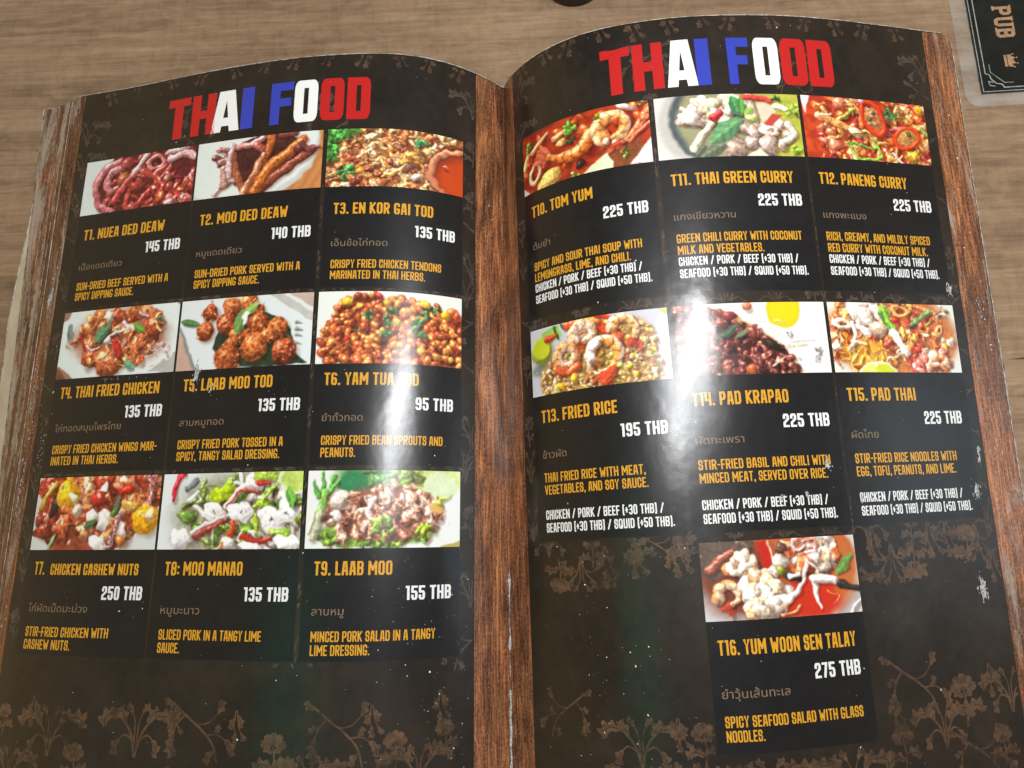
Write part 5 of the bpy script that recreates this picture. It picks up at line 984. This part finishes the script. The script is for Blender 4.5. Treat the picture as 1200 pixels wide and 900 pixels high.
R_it += rand_items(1, 16, 188, 296, (3,), 14, (.8, 1.1))
for side, it in ((-1, L_it), (1, R_it)):
    ornament(side, it, 'floral_spray'); it = []
    # faint foliage that shows in the gutters between the panels
    for row in ((0, 1) if side < 0 else (3, 4)):
        y = ROW[row][-1]-6
        it += rand_items(side, 20, 190, y, (0, 2), 17, (.8, 1.1))
    edge_u = (17.5, 79, 135, 192.5) if side < 0 else (13, 71.5, 129, 187.5)
    for u in edge_u:
        for t in np.arange(60 if side < 0 else 100, 285, 19): it.append((rg.choice((0, 1, 2)), side*u, t+rg.uniform(-5, 5), .9*rg.choice((-1, 1)), .9))
    ornament(side, it)

# ---------------------------------------------------------------- wear: scuffs, the cracked spine and dust
def flake(r, rnd, n=7, el=1.0, ang=0.0):
    P = []
    for k in range(n):
        a = 2*math.pi*k/n; q = r*(.55+.6*rnd.random()); x, y = q*math.cos(a)*el, q*math.sin(a)
        P.append((x*math.cos(ang)-y*math.sin(ang), x*math.sin(ang)+y*math.cos(ang)))
    return P
SC = [(-1, 125, 160, 2.0, 6.5, 26, .3), (-1, 118, 155, 1.2, 3.0, 10, .3), (-1, 160, 159.6, 12, 1.0, 22, .2), (1, 184.9, 181, 1.5, 4.2, 34, .35), (1, 180.5, 71, 3.4, 7.5, 44, .34), (1, 187.3, 118, .8, 7, 22, .3), (1, 122, 116.5, 2.4, 2.6, 22, .4), (1, 104, 106, 1.6, 1.3, 14, .3), (1, 113, 107, 1.6, 1.3, 14, .3), (1, 184, 105, 3.0, 6, 26, .22), (1, 134, 104.5, .9, 2.4, 10, .25), (-1, 192.6, 132, 2.0, 14, 40, .18), (-1, 199.5, 196, 1.6, 6, 16, .35), (1, 198, 172, 2.4, 12, 36, .22), (1, 195.5, 128, 3.4, 22, 60, .2), (-1, 199.8, 150, 2.5, 34, 70, .2), (-1, 200.6, 118, 1.2, 20, 50, .28), (-1, 201.6, 160, .6, 22, 40, .25)]
for side, u, t, rx, ry, n, r in SC:
    rnd = random.Random(int(u*10+t)); polys = []
    core = rx < 3.5 and ry < 9 and n >= 14
    if side > 0: rx, ry = rx*.7, ry*.72
    if core:      # one torn patch with ragged tongues, then crumbs round it
        for k in range(7): polys.append([(side*u+rnd.gauss(0, .16)*rx+p[0], t+rnd.gauss(0, .3)*ry+p[1]) for p in flake(rx*.28, rnd, 11, 1.0+ry/rx*.45, 1.5+rnd.gauss(0, .25))])
    for k in range(n):
        x, y = rnd.gauss(0, .45), rnd.gauss(0, .45)
        el = 2.6 if ry > rx*2 else 1.2
        polys.append([(side*u+x*rx+p[0], t+y*ry+p[1]) for p in flake(r*(.3+.9*rnd.random()**2), rnd, 8, el, 1.57+rnd.gauss(0, .3))])
    v, f = weld_polys(polys); ink('scuff_mark', side, v/1e3, f, 1.4e-4, M['scuff'], PAGE[side])
# white cracked fold in the gutter
rnd = random.Random(3); tt_ = np.linspace(TB, .088, 80); V = []; F = []
for i, t in enumerate(tt_):
    w = (.00008+.00035*max(0, math.sin(i*.37)+.35*math.sin(i*1.3)) if t > .042 else .00022+.00028*rnd.random())
    p0, n0 = on_page(-1, 0, t, 0); z = p0[2]+.0008
    V += [(-w+.0001*math.sin(i*.9), p0[1], z-.0003), (0, p0[1], z), (w*.8+.0001*math.sin(i*.7), p0[1], z-.0003)]
    if i: b = 3*i; F += [(b-3, b-2, b+1, b), (b-2, b-1, b+2, b+1)]
mesh_obj('spine_crack', V, [f[::-1] for f in F], M['scuff'], menu)
# dust
rnd = random.Random(21); V = []; F = []
def speck(side, s, t, r):
    p, n = on_page(side, s, t, 1.6e-4); n = Vector(n); a = n.orthogonal().normalized(); b = n.cross(a); P = flake(r, rnd, 5, 1+rnd.random(), rnd.random()*3); k = len(V)
    for x, y in P: V.append(tuple(Vector(p)+a*x+b*y))
    V.append(tuple(Vector(p)+n*r*.6)); q = len(P)
    for i in range(q): F.append((k+i, k+(i+1) % q, k+q))
for side, cnt, fn in ((1, 190, lambda: (rnd.uniform(.014, .186), rnd.uniform(.004, .29))), (-1, 200, lambda: (rnd.uniform(.004, .2), rnd.uniform(.004, .29))), (-1, 120, lambda: (abs(rnd.gauss(.036, .013)), rnd.gauss(.06, .03))), (1, 90, lambda: (abs(rnd.gauss(.046, .017)), rnd.gauss(.06, .03))), (1, 60, lambda: (rnd.uniform(.191, .203), rnd.uniform(.1, .29))), (-1, 70, lambda: (rnd.uniform(.188, .203), rnd.uniform(.06, .28)))):
    for _ in range(cnt):
        s, t = fn(); s = min(max(s, .001), .2); speck(side, s, t, .00013*(.35+.5*rnd.random()+2.2*rnd.random()**8))
tag(mesh_obj('dust_specks', V, F, M['dust'], None), 'tiny white dust specks scattered over the glossy menu pages', 'dust', kind='stuff')

# ---------------------------------------------------------------- laminated card at the upper right
card = tag(empty('laminated_card', (.235, .36, 0)), 'black laminated card with gold PUB lettering and a crown beside the menu', 'card')
def rot2(x, y, a): return x*math.cos(a)-y*math.sin(a), x*math.sin(a)+y*math.cos(a)
# card frame: origin at the sleeve's near left corner, x to the right, y away from the reader
CO, CA = (.1985, .2748), .020
def cpt(x, y): a, b = rot2(x, y, CA); return (CO[0]+a, CO[1]+b)
def slab(name, P, z0, z1, mat, parent, bevel=0):
    n = len(P); V = [(*cpt(*p), z0) for p in P]+[(*cpt(*p), z1) for p in P]
    f = [tuple(range(n, 2*n)), tuple(range(n-1, -1, -1))]+[(i, (i+1) % n, n+(i+1) % n, n+i) for i in range(n)]
    return mesh_obj(name, V, f, mat, parent, smooth=False)
m, N, L = new_mat('clear plastic laminate'); bs = N['Principled BSDF']; bs.inputs['Base Color'].default_value = (.62, .62, .58, 1); bs.inputs['Roughness'].default_value = .22
tcn = N.new('ShaderNodeTexCoord'); al = N.new('ShaderNodeMapRange'); L.new(noise(N, L, tcn.outputs['Object'], 60, 4, .6), al.inputs[0])
for i, v in ((1, .35), (2, .7), (3, .05), (4, .24)): al.inputs[i].default_value = v
L.new(al.outputs[0], bs.inputs['Alpha']); M['clear'] = m
M['black'] = plain('black card print', (.013, .014, .012), .25, .5, (.008, .009, .008), 120)
M['bronze'] = plain('bronze print', (.42, .26, .15), .4, .4, (.30, .17, .09), 700)
M['silver'] = plain('silver rule', (.42, .43, .40), .4, .5, (.25, .26, .24), 500)
W_, H_ = .10, .16
def rr(x0, y0, x1, y1, r, k=6):
    P = []
    for cx, cy, a0 in ((x1-r, y1-r, 0), (x0+r, y1-r, 90), (x0+r, y0+r, 180), (x1-r, y0+r, 270)):
        for j in range(k+1): a = math.radians(a0+90*j/k); P.append((cx+r*math.cos(a), cy+r*math.sin(a)))
    return P
slab('sleeve', rr(0, 0, W_, H_, .006), .0002, .0007, M['clear'], card)
slab('card_print', rr(.0068, .0058, W_-.007, H_-.007, .0006), .0008, .0010, M['black'], card)
def rule(P, w): return stroke_quads(P, w)
IX0, IY0, IX1, IY1 = .0095, .0082, W_-.0095, H_-.0095
fr_ = []
for o, w in ((0, .00042), ):
    fr_ += rule([(IX0+.007, IY0), (IX1-.007, IY0)], w)+rule([(IX0, IY0+.007), (IX0, IY1-.007)], w)+rule([(IX1, IY0+.007), (IX1, IY1-.007)], w)+rule([(IX0+.007, IY1), (IX1-.007, IY1)], w)
    for cx, cy, sx, sy in ((IX0, IY0, 1, 1), (IX1, IY0, -1, 1), (IX0, IY1, 1, -1), (IX1, IY1, -1, -1)):
        fr_ += rule([(cx+sx*.007, cy), (cx+sx*.0062, cy+sy*.0016), (cx+sx*.004, cy+sy*.0020), (cx+sx*.0021, cy+sy*.0042), (cx+sx*.0016, cy+sy*.0062), (cx, cy+sy*.007)], w)
        fr_ += rule([(cx+sx*.0032, cy+sy*.0008), (cx+sx*.0012, cy+sy*.0012), (cx+sx*.0008, cy+sy*.0032), (cx+sx*.0026, cy+sy*.0026)], w*.8)
        fr_ += rule([(cx+sx*.0022, cy+sy*.011), (cx+sx*.0022, cy+sy*.0075), (cx+sx*.0075, cy+sy*.0022), (cx+sx*.011, cy+sy*.0022)], w*.6)
fr_ += rule([(.0075, .0066), (.0075, H_-.0078)], .0003)+rule([(.0075, .0066), (W_-.0078, .0066)], .0003)
v, f = weld_polys(fr_)
def flat(name, v, f, z, mat):
    out = []
    for t in f:
        a, b, c = [v[i] for i in t]; out.append(t if (b[0]-a[0])*(c[1]-a[1])-(b[1]-a[1])*(c[0]-a[0]) > 0 else t[::-1])
    return mesh_obj(name, [(*cpt(*p), z) for p in v], out, mat, card, smooth=False)
flat('frame_line', v, f, .00106, M['silver'])
# PUB, turned a quarter turn clockwise, with slab serifs
def serif_glyph(ch):
    s = .2; q = []
    B = {'P': [[(.12, 0), (.12, 1)], [(.12, 1), (.62, 1), (.8, .88), (.8, .58), (.62, .46), (.12, .46)]], 'U': [[(.1, 1), (.1, .16), (.25, 0), (.65, 0), (.8, .16), (.8, 1)]],
         'B': [[(.12, 0), (.12, 1), (.62, 1), (.78, .9), (.78, .62), (.62, .52), (.8, .42), (.8, .12), (.64, 0), (.12, 0)], [(.12, .52), (.62, .52)]]}[ch]
    for P in B: q += stroke_quads([(s/2+x*.62, s/2+y*(1-s)) for x, y in P], s)
    for x, y in {'P': [(.17, 0), (.17, 1)], 'U': [(.17, 1), (.6, 1)], 'B': [(.14, 0), (.14, 1)]}[ch]:
        yy_ = .04 if y == 0 else .96; q.append([(x-.17, yy_-.05), (x+.17, yy_-.05), (x+.17, yy_+.05), (x-.17, yy_+.05)])
    return q
cap, x0p, ytop = .0080, .0172, .0478
pol = []
for i, ch in enumerate('PUB'):
    for P in serif_glyph(ch): pol.append([(x0p+p[1]*cap, ytop-(i*.80+p[0])*cap*.86) for p in P])
v, f = weld_polys(pol); flat('lettering', v, f, .00108, M['bronze'])
cr = [[(0, 0), (1, 0), (1, .18), (0, .18)], [(0, .24), (1, .24), (1.05, .62), (.78, .42), (.74, .85), (.5, .45), (.26, .85), (.22, .42), (-.05, .62)]]
for x, y in ((-.05, .68), (.26, .92), (.74, .92), (1.05, .68), (.5, .62)): cr.append([(x+.07*math.cos(k), y+.07*math.sin(k)) for k in np.linspace(0, 6.28, 7)[:-1]])
v, f = weld_polys([[(.0185+p[1]*.0058, .0235-p[0]*.0056) for p in P] for P in cr]); flat('crown', v, f, .00108, M['bronze'])

# ---------------------------------------------------------------- small dark round lid at the far edge of the table
M['lid'] = plain('dark brown plastic', (.020, .013, .007), .45, .4, (.012, .008, .005), 200)
prof_ = [(0, .0), (.0135, .0), (.0142, .0008), (.0142, .0075), (.0136, .0092), (.0118, .0104), (.0100, .0100), (.0092, .0092), (0, .0090)]
V = []; F = []; K = 48
for r, z in prof_:
    for k in range(K): a = 2*math.pi*k/K; rr_ = r*(1+(.012*math.cos(24*a) if .001 < z < .009 and r > .013 else 0)); V.append((.0325+rr_*math.cos(a), .3475+rr_*math.sin(a), z+.0002))
for i in range(len(prof_)-1):
    for k in range(K): F.append((i*K+k, i*K+(k+1) % K, (i+1)*K+(k+1) % K, (i+1)*K+k))
tag(mesh_obj('round_lid', V, F, M['lid'], None), 'small dark brown round lid on the table behind the menu', 'lid')
